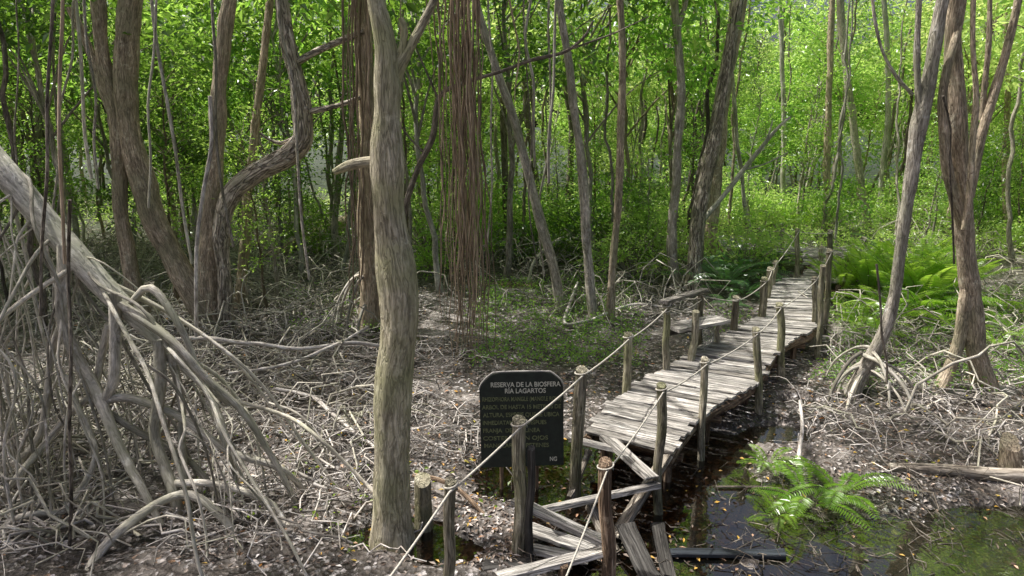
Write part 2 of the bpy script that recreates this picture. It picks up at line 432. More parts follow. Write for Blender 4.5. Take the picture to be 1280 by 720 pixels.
def axis_pts(fine_lo, fine_hi, step, far_lo, far_hi):
    f = np.arange(fine_lo, fine_hi, step)
    a = fine_lo - np.cumsum(np.geomspace(step * 1.5, 60, 22)); a = a[a > far_lo]
    b = f[-1] + np.cumsum(np.geomspace(step * 1.5, 60, 22)); b = b[b < far_hi]
    return np.concatenate([a[::-1], f, b])
xs = axis_pts(-9, 9, .075, -400, 400); ys = axis_pts(2.5, 15, .075, -60, 500)
XX, YY = np.meshgrid(xs, ys)
ZZ = height(XX, YY)
nx, ny = len(xs), len(ys)
i, j = np.meshgrid(np.arange(nx - 1), np.arange(ny - 1))
q = np.stack([j * nx + i, j * nx + i + 1, (j + 1) * nx + i + 1, (j + 1) * nx + i], -1).reshape(-1, 4)
gme = mesh_from("ground", np.stack([XX, YY, ZZ], -1).reshape(-1, 3), q)
tag(link("ground", gme, M['ground']), kind='structure', label='dark swamp mud strewn with leaf litter')

wv = []; 
wx = np.linspace(-5, 7.5, 26); wy = np.linspace(2.6, 9.2, 20)
WX, WY = np.meshgrid(wx, wy)
i, j = np.meshgrid(np.arange(25), np.arange(19))
q = np.stack([j * 26 + i, j * 26 + i + 1, (j + 1) * 26 + i + 1, (j + 1) * 26 + i], -1).reshape(-1, 4)
wme = mesh_from("water", np.stack([WX, WY, 0 * WX], -1).reshape(-1, 3), q)
tag(link("water", wme, M['water']), kind='structure', label='still brown swamp water beside the boardwalk')

# ------------------------------------------------------------------ foliage meshes
def leaves(acc, C, Dv, Nv, ln, wd, tone, fold=.25):
    """leaf quads: C base pts, Dv direction, Nv normal-ish, length, width arrays. 6-vertex folded leaf."""
    Dv = unit(Dv); S = unit(np.cross(Dv, Nv)); U = np.cross(S, Dv)
    ln = ln[:, None]; wd = wd[:, None]
    b = C; t = C + Dv * ln - U * ln * .12
    l1 = C + Dv * ln * .42 + S * wd * .5 + U * wd * fold
    r1 = C + Dv * ln * .42 - S * wd * .5 + U * wd * fold
    V = np.stack([b, r1, t, l1], 1).reshape(-1, 3)
    n = len(C)
    base = (np.arange(n) * 4)[:, None]
    F3 = np.concatenate([base + np.array([[0, 1, 2]]), base + np.array([[0, 2, 3]])])
    acc.add(V, None, F3, None, np.repeat(tone, 4))

def cluster_leaves(acc, centres, per, sig, size, up=.5, droop=0.0):
    K = len(centres)
    n = K * per
    c = np.repeat(centres, per, axis=0)
    tl = rng.normal(size=(K, 2)) * .35
    off = rng.normal(size=(n, 3)) * sig * np.array([1, 1, .38])
    off[:, 2] += (off[:, 0] * np.repeat(tl[:, 0], per) + off[:, 1] * np.repeat(tl[:, 1], per))
    Dv = unit(off + rng.normal(size=(n, 3)) * sig * .6 + np.array([0, 0, -droop]))
    Nv = unit(rng.normal(size=(n, 3)) * .6 + np.array([0, 0, up * 2]))
    ln = size * rng.uniform(.65, 1.3, n)
    tone = np.clip(np.repeat(rng.uniform(0, 1, K), per) * .55 + rng.uniform(0, .45, n), 0, 1)
    leaves(acc, c + off, Dv, Nv, ln, ln * rng.uniform(.42, .55, n), tone)

def crown_mesh(name, K, per, rx, rz, size, sig=.30, seed=0, hollow=.35, flat=1.0):
    """crown centred at its origin; returns leaf Acc and branch Acc"""
    a = Acc(); br = Acc()
    d = unit(rng.normal(size=(K, 3))); r = rng.uniform(hollow, 1, K) ** .6
    C = d * r[:, None] * np.array([rx, rx, rz])
    # clumps: pull cluster centres toward a few lobes
    lob = unit(rng.normal(size=(7, 3))) * np.array([rx, rx, rz]) * .72
    k = rng.integers(0, 7, K)
    C = C * .55 + lob[k] * .55 + rng.normal(size=(K, 3)) * .12
    cluster_leaves(a, C, per, sig, size)
    S = 5
    t = np.linspace(0, 1, S)[None, :, None]
    root = np.array([0, 0, -rz * .9])
    P = root + (C[:, None, :] - root) * t + np.array([0, 0, .25 * rz]) * np.sin(t * math.pi)
    P = P + rng.normal(size=P.shape) * .06 * (t > 0) * (t < 1)
    R = np.linspace(.028, .006, S)[None, :].repeat(K, 0)
    tubes(br, P[::2], R[::2], 4)
    return a.mesh(name, smooth=False), br.mesh(name + "_twigs")

CROWN = [crown_mesh("canopy_crown", 64, 44, 2.3, 1.2, .13, .21) for _ in range(3)]

def tapered_path(h, lean=.1, bend=.25, n=6):
    az = random.uniform(0, 6.28); bz = random.uniform(0, 6.28)
    pts = []
    for k in range(n):
        t = k / (n - 1)
        pts.append([math.cos(az) * lean * h * t + math.cos(bz) * bend * math.sin(t * 3.1 * random.uniform(.8, 1.2)),
                    math.sin(az) * lean * h * t + math.sin(bz) * bend * math.sin(t * 3.1), -.15 + (h + .15) * t])
    return np.array(pts)

def young_tree(h, r, lo, K, per, size, spread, sig=.28):
    """slender tree: leaf clusters from height lo up; returns (trunk mesh, crown mesh)"""
    K = int(K * .62); per = int(per * 1.0); size = size * 1.5; sig = .27
    tr = Acc(); cr = Acc()
    path = spline(tapered_path(h, random.uniform(.02, .14), random.uniform(.1, .4)), .25, .12)
    n = len(path); s = np.linspace(0, 1, n)
    R = r * (1 - .8 * s) * (1 + .5 * np.exp(-s * h / .3))
    tubes(tr, path, R, 8, .05)
    tt = rng.uniform(lo / h, 1.0, K)
    base = np.stack([np.interp(tt, s, path[:, c]) for c in range(3)], 1)
    ang = rng.uniform(0, 6.28, K); rad = spread * rng.uniform(.25, 1, K) * (1.15 - .75 * np.abs(tt - .62))
    C = base + np.stack([np.cos(ang) * rad, np.sin(ang) * rad, rad * rng.uniform(-.1, .7, K)], 1)
    t = np.linspace(0, 1, 5)[None, :, None]
    P = base[:, None, :] - np.array([0, 0, .25]) * (1 - t) + (C - base)[:, None, :] * t + np.array([0, 0, .15]) * np.sin(t * 3.1)
    P += rng.normal(size=P.shape) * .035 * (t > 0)
    Rb = np.linspace(max(.006, r * .22), .005, 5)[None].repeat(K, 0)
    tubes(tr, P, Rb, 4)
    cluster_leaves(cr, C, per, sig, size)
    return tr.mesh("trunk"), cr.mesh("crown", smooth=False)

YOUNG = [young_tree(h, r, lo, K, per, size, spr) for h, r, lo, K, per, size, spr in [
    (7.5, .07, 2.2, 64, 34, .105, 1.3), (6.5, .055, 1.6, 56, 34, .10, 1.1), (8.5, .085, 3.0, 76, 34, .11, 1.5), (5.2, .045, .8, 50, 32, .10, 1.0), (9.0, .08, 2.6, 84, 32, .11, 1.45)]]
BUSH = []
for hgt, K in ((1.5, 42), (2.2, 60), (1.0, 30)):
    tr, cr = Acc(), Acc()
    ang = rng.uniform(0, 6.28, K); rad = rng.uniform(.15, 1, K) ** .7 * hgt * .65
    C = np.stack([np.cos(ang) * rad, np.sin(ang) * rad, hgt * rng.uniform(.2, 1, K) * (1.1 - .35 * rad / (hgt * .65))], 1)
    t = np.linspace(0, 1, 5)[None, :, None]
    P = C[:, None, :] * np.concatenate([t ** 1.5, t ** 1.5, t], 2) + np.array([0, 0, -.1]) * (1 - t)
    tubes(tr, P, np.linspace(.014, .004, 5)[None].repeat(K, 0), 4)
    cluster_leaves(cr, C, 26, .2, .12)
    BUSH.append((tr.mesh("stem"), cr.mesh("foliage", smooth=False)))

def crown_on(root, top, scale, matkey, var=None, rz=None):
    """a canopy crown (with its twigs as sub-part) on a tree whose root Empty is at root.location"""
    v = random.randrange(len(CROWN)) if var is None else var
    lf, tw = CROWN[v]
    key = lf.name + matkey
    me = bpy.data.meshes.get(key)
    if me is None:
        me = lf.copy(); me.name = key; me.materials.clear(); me.materials.append(M[matkey])
    c = bpy.data.objects.new("crown", me); COL.objects.link(c); c.parent = root
    c.location = tuple(np.asarray(top) - np.array(root.location)); c.scale = (scale, scale, scale)
    c.rotation_euler = (0, 0, random.uniform(0, 6.28) if rz is None else rz)
    if not tw.materials: tw.materials.append(M['bark_grey'])
    b = bpy.data.objects.new("branch", tw); COL.objects.link(b); b.parent = c
    return c

# ------------------------------------------------------------------ hero trees
HERO_XY = []
def trunk_from_px(pts, Y, sink=.12, ds=.08, wob=.02, top=None, wf=.9):
    """pts rows (px, py, width_px[, dY]); first row is the base. returns Nx4 (xyz, radius)"""
    rows = []
    for p in pts:
        y = Y + (p[3] if len(p) > 3 else 0)
        w = D(p[0], p[1], y)
        rows.append([*w, .5 * wf * p[2] * axial(w) / F])
    rows = np.array(rows)
    if sink: rows = np.concatenate([[rows[0] + np.array([0, 0, -sink, rows[0, 3] * .12])], rows])
    if top:
        last, prev = rows[-1], rows[-2]
        d = unit(last[:3] - prev[:3]); z = last[2]
        k = 1
        while z < top:
            d = unit(d * .75 + np.array([random.uniform(-.12, .12), random.uniform(-.12, .12), .5]))
            nxt = rows[-1][:3] + d * 1.3
            rows = np.concatenate([rows, [[*nxt, max(.03, rows[-1][3] * .82)]]]); z = nxt[2]
    S = spline(rows, ds, 0)
    S[:, 3] = np.maximum(S[:, 3], .004)
    n = len(S); s = np.arange(n) * ds
    for c in range(3):
        ph = random.random() * 60
        S[:, c] += wob * 2 * (vnoise(s * 1.4 + ph, s * 0 + c, 3) - .5)
    return S

def hero(label, mat, base, pts, extra=(), top=8.5, crown=(.6, 'leaf_dark'), sides=18, flute=.055, wob=.02, group=None, cname='mangrove_tree', flare=.0, limbs=(), cat='tree', ncrown=1, wf=.62):
    """base = ground pixel; pts = rows of the main trunk; extra = further stems; limbs = side branches"""
    B = GH(*base); Y = B[1]
    HERO_XY.append((B[0], B[1]))
    root = empty(cname, B, label, cat, group)
    tops = []
    def stem(nm, pp, k, tp):
        S = trunk_from_px(pp, Y, top=tp, wob=wob, sink=.2 if k == 0 else 0, wf=wf)
        a = Acc()
        R = S[:, 3].copy(); l_ = np.arange(len(S)) * .08; p_ = random.random() * 90
        R *= 1 + .26 * (vnoise(l_ * 1.6 + p_, l_ * 0, 13) - .5) + .16 * (vnoise(l_ * 4.5 + p_, l_ * 0, 14) - .5)
        if flare and k == 0:
            l = np.arange(len(S)) * .08; R = R * (1 + flare * np.exp(-l / .22))
        tubes(a, S[:, :3], R, sides if R.max() > .05 else 10, flute if R.max() > .03 else .04, caps=True, tone=random.uniform(.45, .9))
        link(nm, a.mesh(nm, B), M[mat], root)
        tops.append(S[-1, :3])
        return S
    stem("trunk", pts, 0, top)
    for e in extra: stem("trunk", e, 0, top - random.uniform(0, 1.5))
    for e in limbs: stem("limb", e, 1, None)
    if crown:
        for tp in tops[:1 + len(extra)]:
            for kk in range(ncrown):
                crown_on(root, tp + np.array([random.uniform(-1.2, 1.2) * kk, random.uniform(-1.2, 1.2) * kk, .5 + .7 * kk]), crown[0] * random.uniform(.85, 1.1), crown[1])
    return root, B

# twin brown trunk left
hero('brown twin trunks crossing low down, leftmost of the thick upright trees', 'bark_brown', (262, 412),
     [(266, 412, 38), (240, 368, 36), (205, 300, 34), (182, 240, 34), (165, 180, 34), (158, 110, 36), (158, 40, 36), (166, -20, 34)],
     extra=[[(180, 400, 26), (163, 340, 24), (152, 270, 24), (150, 200, 24), (145, 140, 22), (128, 60, 22), (122, -20, 20)]],
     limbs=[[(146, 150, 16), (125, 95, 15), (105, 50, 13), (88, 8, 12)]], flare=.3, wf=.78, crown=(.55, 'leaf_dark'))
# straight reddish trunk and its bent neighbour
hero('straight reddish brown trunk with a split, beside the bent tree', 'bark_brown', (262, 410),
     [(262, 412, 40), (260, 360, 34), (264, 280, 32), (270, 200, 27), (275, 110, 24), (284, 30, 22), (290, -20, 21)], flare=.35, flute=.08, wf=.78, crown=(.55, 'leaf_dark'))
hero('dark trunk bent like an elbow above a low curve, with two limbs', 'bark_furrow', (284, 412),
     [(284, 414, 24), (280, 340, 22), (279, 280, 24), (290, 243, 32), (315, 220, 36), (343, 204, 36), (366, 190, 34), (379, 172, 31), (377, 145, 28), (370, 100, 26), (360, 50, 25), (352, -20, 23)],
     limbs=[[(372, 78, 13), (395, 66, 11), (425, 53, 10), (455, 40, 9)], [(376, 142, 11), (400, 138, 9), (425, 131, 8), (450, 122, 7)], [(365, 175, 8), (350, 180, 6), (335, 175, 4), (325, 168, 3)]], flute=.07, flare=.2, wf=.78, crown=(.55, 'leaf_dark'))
hero('slim tan trunk leaning right just behind the bent tree', 'bark_brown', (300, 385),
     [(300, 386, 22), (306, 300, 20), (312, 220, 18), (322, 140, 17), (332, 60, 16), (338, -20, 15)])
# central pale tree
ct, ctB = hero('thick pale olive trunk nearest the sign, with a dark cracked seam', 'bark_center', (492, 664),
     [(492, 668, 59), (491, 620, 54), (491, 550, 51), (492, 490, 50), (496, 440, 51), (500, 390, 52), (497, 330, 50), (489, 260, 46), (485, 190, 46), (484, 120, 44), (480, 60, 36), (472, 20, 32), (466, -20, 30)],
     limbs=[[(488, 105, 30), (500, 82, 22), (515, 55, 17), (530, 28, 14), (546, -5, 12), (560, -40, 11)], [(497, 75, 12), (503, 55, 10), (504, 35, 9), (498, 22, 7)], [(478, 203, 18), (455, 203, 14), (435, 208, 14), (418, 216, 8)]],
     sides=26, flute=.05, flare=.12, crown=(.6, 'leaf_mid'), wf=.86)
bt, bB = hero('tan trunk draped in brown hanging roots, close behind the olive trunk', 'bark_tan', (462, 410),
     [(462, 412, 30), (464, 350, 28), (462, 280, 28), (460, 200, 26), (458, 120, 26), (455, 50, 25), (452, -20, 24)], wf=.85, flute=.09, flare=.3)
hero('dark crooked branching tree reaching right across the hanging roots', 'bark_dark', (500, 425),
     [(500, 426, 14), (503, 340, 13), (506, 265, 12), (520, 215, 11), (540, 170, 11), (549, 122, 10), (580, 106, 9), (620, 90, 8), (660, 76, 8), (700, 68, 7), (728, 48, 6), (742, 26, 4)],
     limbs=[[(700, 68, 4), (735, 55, 3.5), (770, 42, 3), (812, 20, 2)], [(549, 122, 5), (535, 90, 4), (520, 60, 3), (508, 30, 3)], [(530, 190, 5), (505, 160, 4), (485, 120, 3)]],
     top=None, crown=None, wob=.03)
# mid trunks
hero('grey trunk leaning left across the middle, the most slanted upright one', 'bark_grey', (702, 388),
     [(702, 390, 22), (690, 330, 20), (672, 260, 19), (655, 195, 18), (635, 130, 18), (615, 65, 16), (595, 5, 15), (588, -25, 14)], crown=(.55, 'leaf_mid'))
hero('grey brown trunk with pale prop roots right of the slanted one', 'bark_grey', (740, 402),
     [(741, 404, 22), (737, 350, 19), (733, 290, 18), (728, 220, 18), (720, 150, 17), (710, 80, 16), (700, 10, 15), (697, -25, 15)], crown=(.55, 'leaf_mid'), flute=.07)
hero('narrow straight rough trunk left of the bench', 'bark_brown', (764, 398),
     [(763, 400, 18), (766, 340, 16), (771, 270, 15), (775, 200, 14), (777, 120, 13), (777, 40, 12), (775, -25, 12)], crown=(.55, 'leaf_mid'), flute=.08)
hero('straight grey trunk between the rough narrow trunk and the walkway bend', 'bark_grey', (843, 358),
     [(846, 360, 26), (840, 320, 20), (842, 260, 18), (847, 190, 17), (851, 110, 17), (846, 40, 18), (840, -20, 17)],
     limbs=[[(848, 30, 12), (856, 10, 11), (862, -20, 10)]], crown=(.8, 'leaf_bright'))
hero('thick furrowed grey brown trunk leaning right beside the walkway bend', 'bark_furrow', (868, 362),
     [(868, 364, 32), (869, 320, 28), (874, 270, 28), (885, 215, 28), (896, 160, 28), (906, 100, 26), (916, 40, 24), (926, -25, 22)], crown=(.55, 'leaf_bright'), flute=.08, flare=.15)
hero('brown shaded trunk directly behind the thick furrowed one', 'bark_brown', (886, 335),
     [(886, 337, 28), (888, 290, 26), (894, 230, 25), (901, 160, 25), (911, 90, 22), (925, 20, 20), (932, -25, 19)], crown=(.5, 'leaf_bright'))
r0, b0 = hero('pale bare limb of a fallen tree propped against the thick furrowed trunk', 'bark_pale', (880, 352),
     [(872, 285, 9, -.1), (884, 270, 11), (905, 245, 11), (928, 215, 10), (950, 188, 8), (972, 160, 6), (988, 146, 4)], top=None, crown=None, cname='bare_limb',
     limbs=[[(950, 188, 4), (962, 165, 3), (966, 150, 2)], [(930, 212, 4), (955, 205, 3), (985, 190, 2)]], cat='dead limb')
hero('brown straight trunk behind the far walkway steps', 'bark_brown', (1034, 292),
     [(1034, 292, 14), (1033, 230, 13), (1035, 160, 13), (1037, 90, 12), (1040, 20, 12), (1043, -20, 12)], crown=(.5, 'leaf_bright'))
hero('grey tree with a bend right behind the far walkway, twin of the straight one', 'bark_grey', (1086, 285),
     [(1086, 287, 16), (1078, 240, 15), (1070, 180, 15), (1062, 120, 15), (1055, 60, 14), (1050, -20, 14)], crown=(.5, 'leaf_bright'))
hero('thin pale grey trunk rising behind the slanted tree on the right', 'bark_pale', (1100, 275),
     [(1098, 277, 14), (1103, 220, 12), (1110, 150, 11), (1110, 80, 10), (1106, 10, 9), (1104, -20, 9)], crown=(.8, 'leaf_bright'))
tl, tlB = hero('grey mangrove curving up to the right from low stilt roots, right of the walkway', 'bark_grey', (1068, 492),
     [(1066, 488, 36), (1085, 455, 30), (1106, 415, 26), (1118, 370, 24), (1123, 320, 24), (1132, 260, 26), (1143, 200, 29), (1154, 140, 29), (1164, 80, 29), (1175, 20, 27), (1182, -25, 26)],
     limbs=[[(1147, 180, 14), (1148, 130, 13), (1146, 70, 12), (1149, 0, 11), (1150, -30, 11)], [(1142, 118, 7), (1122, 95, 7), (1105, 65, 6), (1095, 30, 6), (1090, -20, 5)]],
     crown=(.7, 'leaf_mid'), sides=20)
# right double trunk
rd, rdB = hero('dark forked trunk on the far right with a leaning lower leg', 'bark_brown', (1228, 484),
     [(1232, 486, 42), (1220, 430, 34), (1213, 370, 32), (1207, 310, 32), (1202, 250, 36), (1196, 190, 40), (1192, 120, 34), (1192, 50, 30), (1196, -20, 28)],
     extra=[[(1160, 524, 30, -.2), (1178, 480, 25, -.1), (1196, 430, 24), (1208, 370, 24), (1210, 310, 22), (1196, 265, 22, -.1), (1182, 210, 20, -.2), (1179, 150, 18, -.2), (1184, 90, 16, -.2), (1200, 20, 14), (1206, -20, 13)]],
     limbs=[[(1205, 285, 14, -.25), (1213, 230, 13, -.3), (1217, 180, 12, -.3), (1221, 120, 12, -.3), (1218, 60, 11, -.3), (1216, -20, 11, -.3)],
            [(1210, 245, 20, .1), (1222, 190, 18, .1), (1237, 140, 18, .1), (1254, 80, 17, .1), (1268, 20, 16, .1), (1276, -25, 15, .1)],
            [(1226, 150, 12, .15), (1232, 90, 11, .15), (1238, 30, 10, .15), (1240, -25, 10, .15)]],
     crown=(.7, 'leaf_mid'), sides=20, flute=.07)
hero('slim brown trunk at the right edge beyond the forked one', 'bark_brown', (1258, 292),
     [(1258, 294, 13), (1257, 240, 12), (1258, 180, 11), (1260, 110, 10), (1258, 40, 10), (1256, -20, 10)], crown=(.55, 'leaf_mid'))
# medium trunks left/centre background
for lab, mt, bs, pts in [
    ('dark slim trunk left of centre seen between elbow tree and olive trunk', 'bark_grey', (418, 330), [(418, 332, 14), (420, 250, 12), (428, 160, 12), (432, 80, 11), (430, -20, 10)]),
    ('mossy straight trunk rising just right of the hanging roots', 'bark_dark', (635, 318), [(635, 320, 13), (632, 250, 12), (630, 170, 12), (626, 90, 11), (622, -20, 10)]),
    ('dark forked trunk standing behind the slanted grey one', 'bark_dark', (676, 300), [(676, 302, 16), (672, 240, 13), (662, 170, 12), (655, 100, 11), (650, -20, 10)]),
    ('shaded straight trunk just left of the trunk with pale prop roots', 'bark_dark', (710, 300), [(710, 302, 15), (711, 240, 14), (714, 170, 12), (706, 90, 12), (700, -20, 11)]),
    ('slender pair of sunlit tan trunks in the bright gap beside the rough narrow trunk', 'bark_pale', (800, 262), [(800, 264, 10), (806, 210, 9), (818, 160, 9), (832, 100, 8), (840, -20, 8)]),
    ('thin leaning trunk among green leaves just left of the walkway far end', 'bark_grey', (940, 312), [(940, 314, 10), (932, 260, 9), (925, 200, 8), (918, 140, 8), (912, -20, 7)]),
    ('thin tan trunk in the sunny gap behind the far walkway landing', 'bark_pale', (980, 280), [(980, 282, 10), (979, 220, 10), (980, 150, 9), (978, 80, 8), (975, -20, 8)]),
    ('crooked grey trunk at the left edge behind the leaning mangrove', 'bark_grey', (62, 345), [(62, 347, 16), (58, 280, 14), (48, 200, 14), (50, 120, 13), (44, 40, 12), (40, -20, 12)]),
    ('dead looking pale trunk between leaning mangrove and twin trunks', 'bark_pale', (98, 330), [(98, 332, 14), (92, 270, 13), (80, 200, 12), (72, 130, 10), (76, 60, 9), (74, -20, 9)]),
    ('slim tan trunk between the twin trunks and the straight reddish one', 'bark_brown', (222, 330), [(222, 332, 10), (218, 270, 9), (206, 190, 9), (196, 110, 8), (190, -20, 8)])]:
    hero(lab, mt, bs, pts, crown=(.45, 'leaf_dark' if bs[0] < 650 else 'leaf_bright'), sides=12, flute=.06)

# ------------------------------------------------------------------ leaning prop-root mangrove at left
def root_obj(S, parent, origin, mat, name='prop_root', sides=9, flute=.05):
    a = Acc(); tubes(a, S[:, :3], S[:, 3], sides, flute, caps=True)
    return link(name, a.mesh(name, origin), M[mat], parent)

def gpt(px, py):
    p = GH(px, py); p = p.copy(); p[2] -= .05; return p

LB = GH(215, 620)
lean = empty('mangrove_tree', LB, 'pale leaning mangrove trunk on a mass of arching stilt roots', 'tree')
S = trunk_from_px([(-150, 60, 52, .6), (-60, 140, 50, .3), (0, 210, 46, 0), (45, 265, 43, -.1), (95, 318, 42, -.2), (140, 365, 38, -.3), (180, 405, 30, -.4), (215, 440, 24, -.45), (262, 482, 18, -.45), (290, 505, 16, -.4)], 6.6, sink=0, wob=.02, wf=.72)
a = Acc(); tubes(a, S[:, :3], S[:, 3], 22, .045, caps=True); link('trunk', a.mesh('trunk', LB), M['bark_pale'], lean)
AX = S
n_roots = 0
def lroot(rows, mat='root', Y0=6.1):
    """rows (px,py,w,Y or None); a None at the end means it reaches the mud there"""
    global n_roots
    out = []
    for r in rows:
        if len(r) > 3 and r[3] == 'g':
            w = GH(r[0], r[1]) - np.array([0, 0, .06])
        else:
            w = D(r[0], r[1], Y0 + (r[3] if len(r) > 3 else 0))
        out.append([*w, .55 * r[2] * axial(w) / F])
    S = spline(np.array(out), .07); S[:, 3] = np.maximum(S[:, 3], .006)
    for c in range(3):
        S[:, c] += .035 * (vnoise(np.arange(len(S)) * .11 + random.random() * 60, np.zeros(len(S)) + c, 3) - .5)
    root_obj(S, lean, LB, mat); n_roots += 1
lroot([(82, 305, 15, .25), (82, 340, 15, .2), (81, 400, 14, .1), (98, 450, 13, 0), (118, 490, 13, -.1), (150, 560, 11, -.3), (180, 615, 9, -.5), (205, 660, 7, 'g')])
lroot([(145, 365, 14, .05), (142, 420, 13, 0), (138, 480, 12, -.1), (130, 500, 10, -.1), (160, 498, 10, -.1), (225, 520, 9, -.15), (290, 565, 9, -.2), (350, 588, 7, -.2), (390, 612, 6, 'g')])
lroot([(200, 425, 13, -.1), (203, 480, 13, -.15), (195, 540, 12, -.2), (205, 580, 12, -.3), (218, 620, 12, -.45), (225, 648, 10, 'g')])
lroot([(212, 440, 10, -.1), (225, 490, 9, -.1), (228, 520, 8, -.1), (226, 560, 8, -.2), (236, 645, 7, 'g')])
lroot([(100, 726, 11, 'g'), (125, 690, 11, -1.0), (160, 655, 11, -.85), (200, 626, 10, -.65), (235, 618, 10, -.6), (275, 645, 10, -.65), (300, 680, 9, -.75), (322, 712, 8, 'g')])
lroot([(220, 603, 9, -.4), (270, 605, 8, -.4), (330, 622, 8, -.45), (352, 645, 7, -.5), (370, 668, 6, 'g')])
lroot([(-20, 690, 9, 'g'), (15, 655, 9, -.75), (50, 642, 8, -.7), (78, 640, 8, -.6), (98, 615, 8, -.5), (112, 590, 7, -.4), (118, 560, 7, -.3), (95, 500, 7, -.1), (84, 470, 7, 0)])
lroot([(150, 380, 10, 0), (180, 400, 11, -.1), (220, 432, 9, -.2), (255, 470, 9, -.2), (300, 512, 8, -.2), (330, 555, 7, -.2), (352, 590, 7, -.2), (372, 625, 5, 'g')])
lroot([(-10, 590, 9, 0), (25, 575, 9, -.1), (50, 545, 8, -.1), (60, 500, 8, 0), (66, 440, 8, .1), (78, 400, 8, .1)])
lroot([(165, 380, 8, .1), (190, 360, 9, .1), (225, 410, 8, 0), (250, 470, 8, -.05), (268, 510, 7, -.1), (282, 560, 6, -.2), (300, 610, 5, 'g')])
lroot([(135, 405, 9, .1), (125, 450, 9, .1), (115, 490, 8, .0), (82, 520, 8, -.1), (52, 560, 8, -.2), (20, 600, 7, -.5), (-10, 640, 6, 'g')])
lroot([(115, 500, 8, 0), (160, 530, 8, -.1), (210, 560, 8, -.1), (250, 590, 7, -.2), (285, 640, 6, -.4), (300, 690, 5, 'g')])
# natural arching roots springing from the trunk
for k in range(46):
    i = int(len(AX) * random.uniform(.32, .98)); o = AX[i, :3]
    ang = random.gauss(-.2, .9) if random.random() < .7 else random.uniform(0, 6.28)
    reach = random.uniform(.5, 2.5) * (1 if o[2] < 2.6 else .8)
    e = o[:2] + np.array([math.cos(ang), math.sin(ang) * .8 - .25]) * reach
    if e[1] < 4.3: continue
    ez = hz(e[0], e[1]) - .06
    t = np.linspace(0, 1, 7); P = np.zeros((7, 3))
    bow = random.uniform(.8, 1.9)
    P[:, :2] = o[:2] + (e - o[:2]) * (1 - (1 - t[:, None]) ** bow)
    P[:, 2] = o[2] + (ez - o[2]) * t ** random.uniform(1.0, 1.8)
    P[1:-1] += rng.normal(size=(5, 3)) * .05
    r = random.choice([random.uniform(.005, .012), random.uniform(.006, .022)])
    S = spline(np.concatenate([P, np.linspace(r * 1.15, r * .75, 7)[:, None]], 1), .09)
    root_obj(S, lean, LB, 'root', sides=7); n_roots += 1
    if random.random() < .55 and n_roots < 97:
        j = int(len(S) * random.uniform(.35, .7)); o2 = S[j, :3]
        a2 = ang + random.choice((-1, 1)) * random.uniform(.5, 1.5)
        e2 = o2[:2] + np.array([math.cos(a2), math.sin(a2)]) * random.uniform(.25, .8)
        z2 = hz(e2[0], e2[1]) - .05
        P = np.array([[*o2, r * .8], [*(o2[:2] * .5 + e2 * .5), o2[2] + .05 + .2 * (z2 - o2[2]), r * .75], [*(o2[:2] * .12 + e2 * .88), o2[2] * .45 + z2 * .55, r * .65], [*e2, z2, r * .5]])
        root_obj(spline(P, .08), lean, LB, 'root', sides=6); n_roots += 1
crown_on(lean, D(-260, -60, 7.4), 1.0, 'leaf_dark')

def stilts(root, B, px, py, n, Yc, rad, reach, h):
    o0 = D(px, py, Yc)
    for k in range(n):
        ang = 6.28 * k / n + random.uniform(-.3, .3)
        o = o0 + np.array([random.uniform(-.08, .12), 0, random.uniform(-.1, h)])
        rr = reach * random.uniform(.35, 1.1)
        e = np.array([o[0] + math.cos(ang) * rr, o[1] + math.sin(ang) * rr]); ez = hz(*e) - .06
        P = np.array([[*o, rad], [o[0] * .62 + e[0] * .38, o[1] * .62 + e[1] * .38, o[2] * .9 + ez * .1, rad * .9], [o[0] * .2 + e[0] * .8, o[1] * .2 + e[1] * .8, o[2] * .5 + ez * .5, rad * .8], [*e, ez, rad * .7]])
        P[:, 3] *= random.uniform(.7, 1.2)
        root_obj(spline(P, .08), root, B, 'root', sides=7)
stilts(tl, tlB, 1080, 462, 16, tlB[1], .026, .75, .35)
stilts(rd, rdB, 1165, 500, 7, rdB[1] - .2, .02, .7, .2)
stilts(bt, bB, 462, 370, 12, bB[1], .03, .95, .5)

# hanging root curtain on the tan tree's limb above the picture
lim = spline(np.array([[*D(455, -10, bB[1]), .11], [*(D(500, -90, bB[1] - .6)), .10], [*(D(560, -120, bB[1] - 1.4)), .085], [*(D(650, -130, bB[1] - 1.9)), .06]]), .1)
root_obj(lim, bt, bB, 'bark_brown', 'limb', 12)
for k in range(74):
    if k < 56: px = random.gauss(577, 16); bot = random.uniform(330, 495); w = random.uniform(.6, 2.4)
    elif k < 62: px = random.uniform(500, 640); bot = random.uniform(120, 330); w = random.uniform(1.4, 2.6)
    else: px = random.uniform(425, 475); bot = random.uniform(300, 400); w = random.uniform(1.5, 3)
    Yk = bB[1] - random.uniform(1.2, 1.9) if k < 62 else bB[1] - random.uniform(.2, .6)
    tz = -125 if k < 62 else -40
    x1 = px + random.gauss(4, 7)
    m = D((px + x1) / 2, (tz + bot) / 2, Yk)
    rows = [D(px, tz, Yk), D(px + random.gauss(0, 3), tz * .6 + bot * .4, Yk + random.gauss(0, .06)), D(x1, tz * .25 + bot * .75, Yk), D(x1 + random.gauss(0, 3), bot, Yk + random.gauss(0, .05))]
    r = .5 * w * Yk / F
    P = np.concatenate([np.array(rows), np.array([[r], [r], [r * .9], [r * .5]])], 1)
    S = spline(P, .22)
    for c in range(2): S[:, c] += .07 * (vnoise(np.arange(len(S)) * .5 + random.random() * 99, np.zeros(len(S)) + c, 3) - .5)
    root_obj(S, bt, bB, 'strand', 'hanging_root', 5, 0)

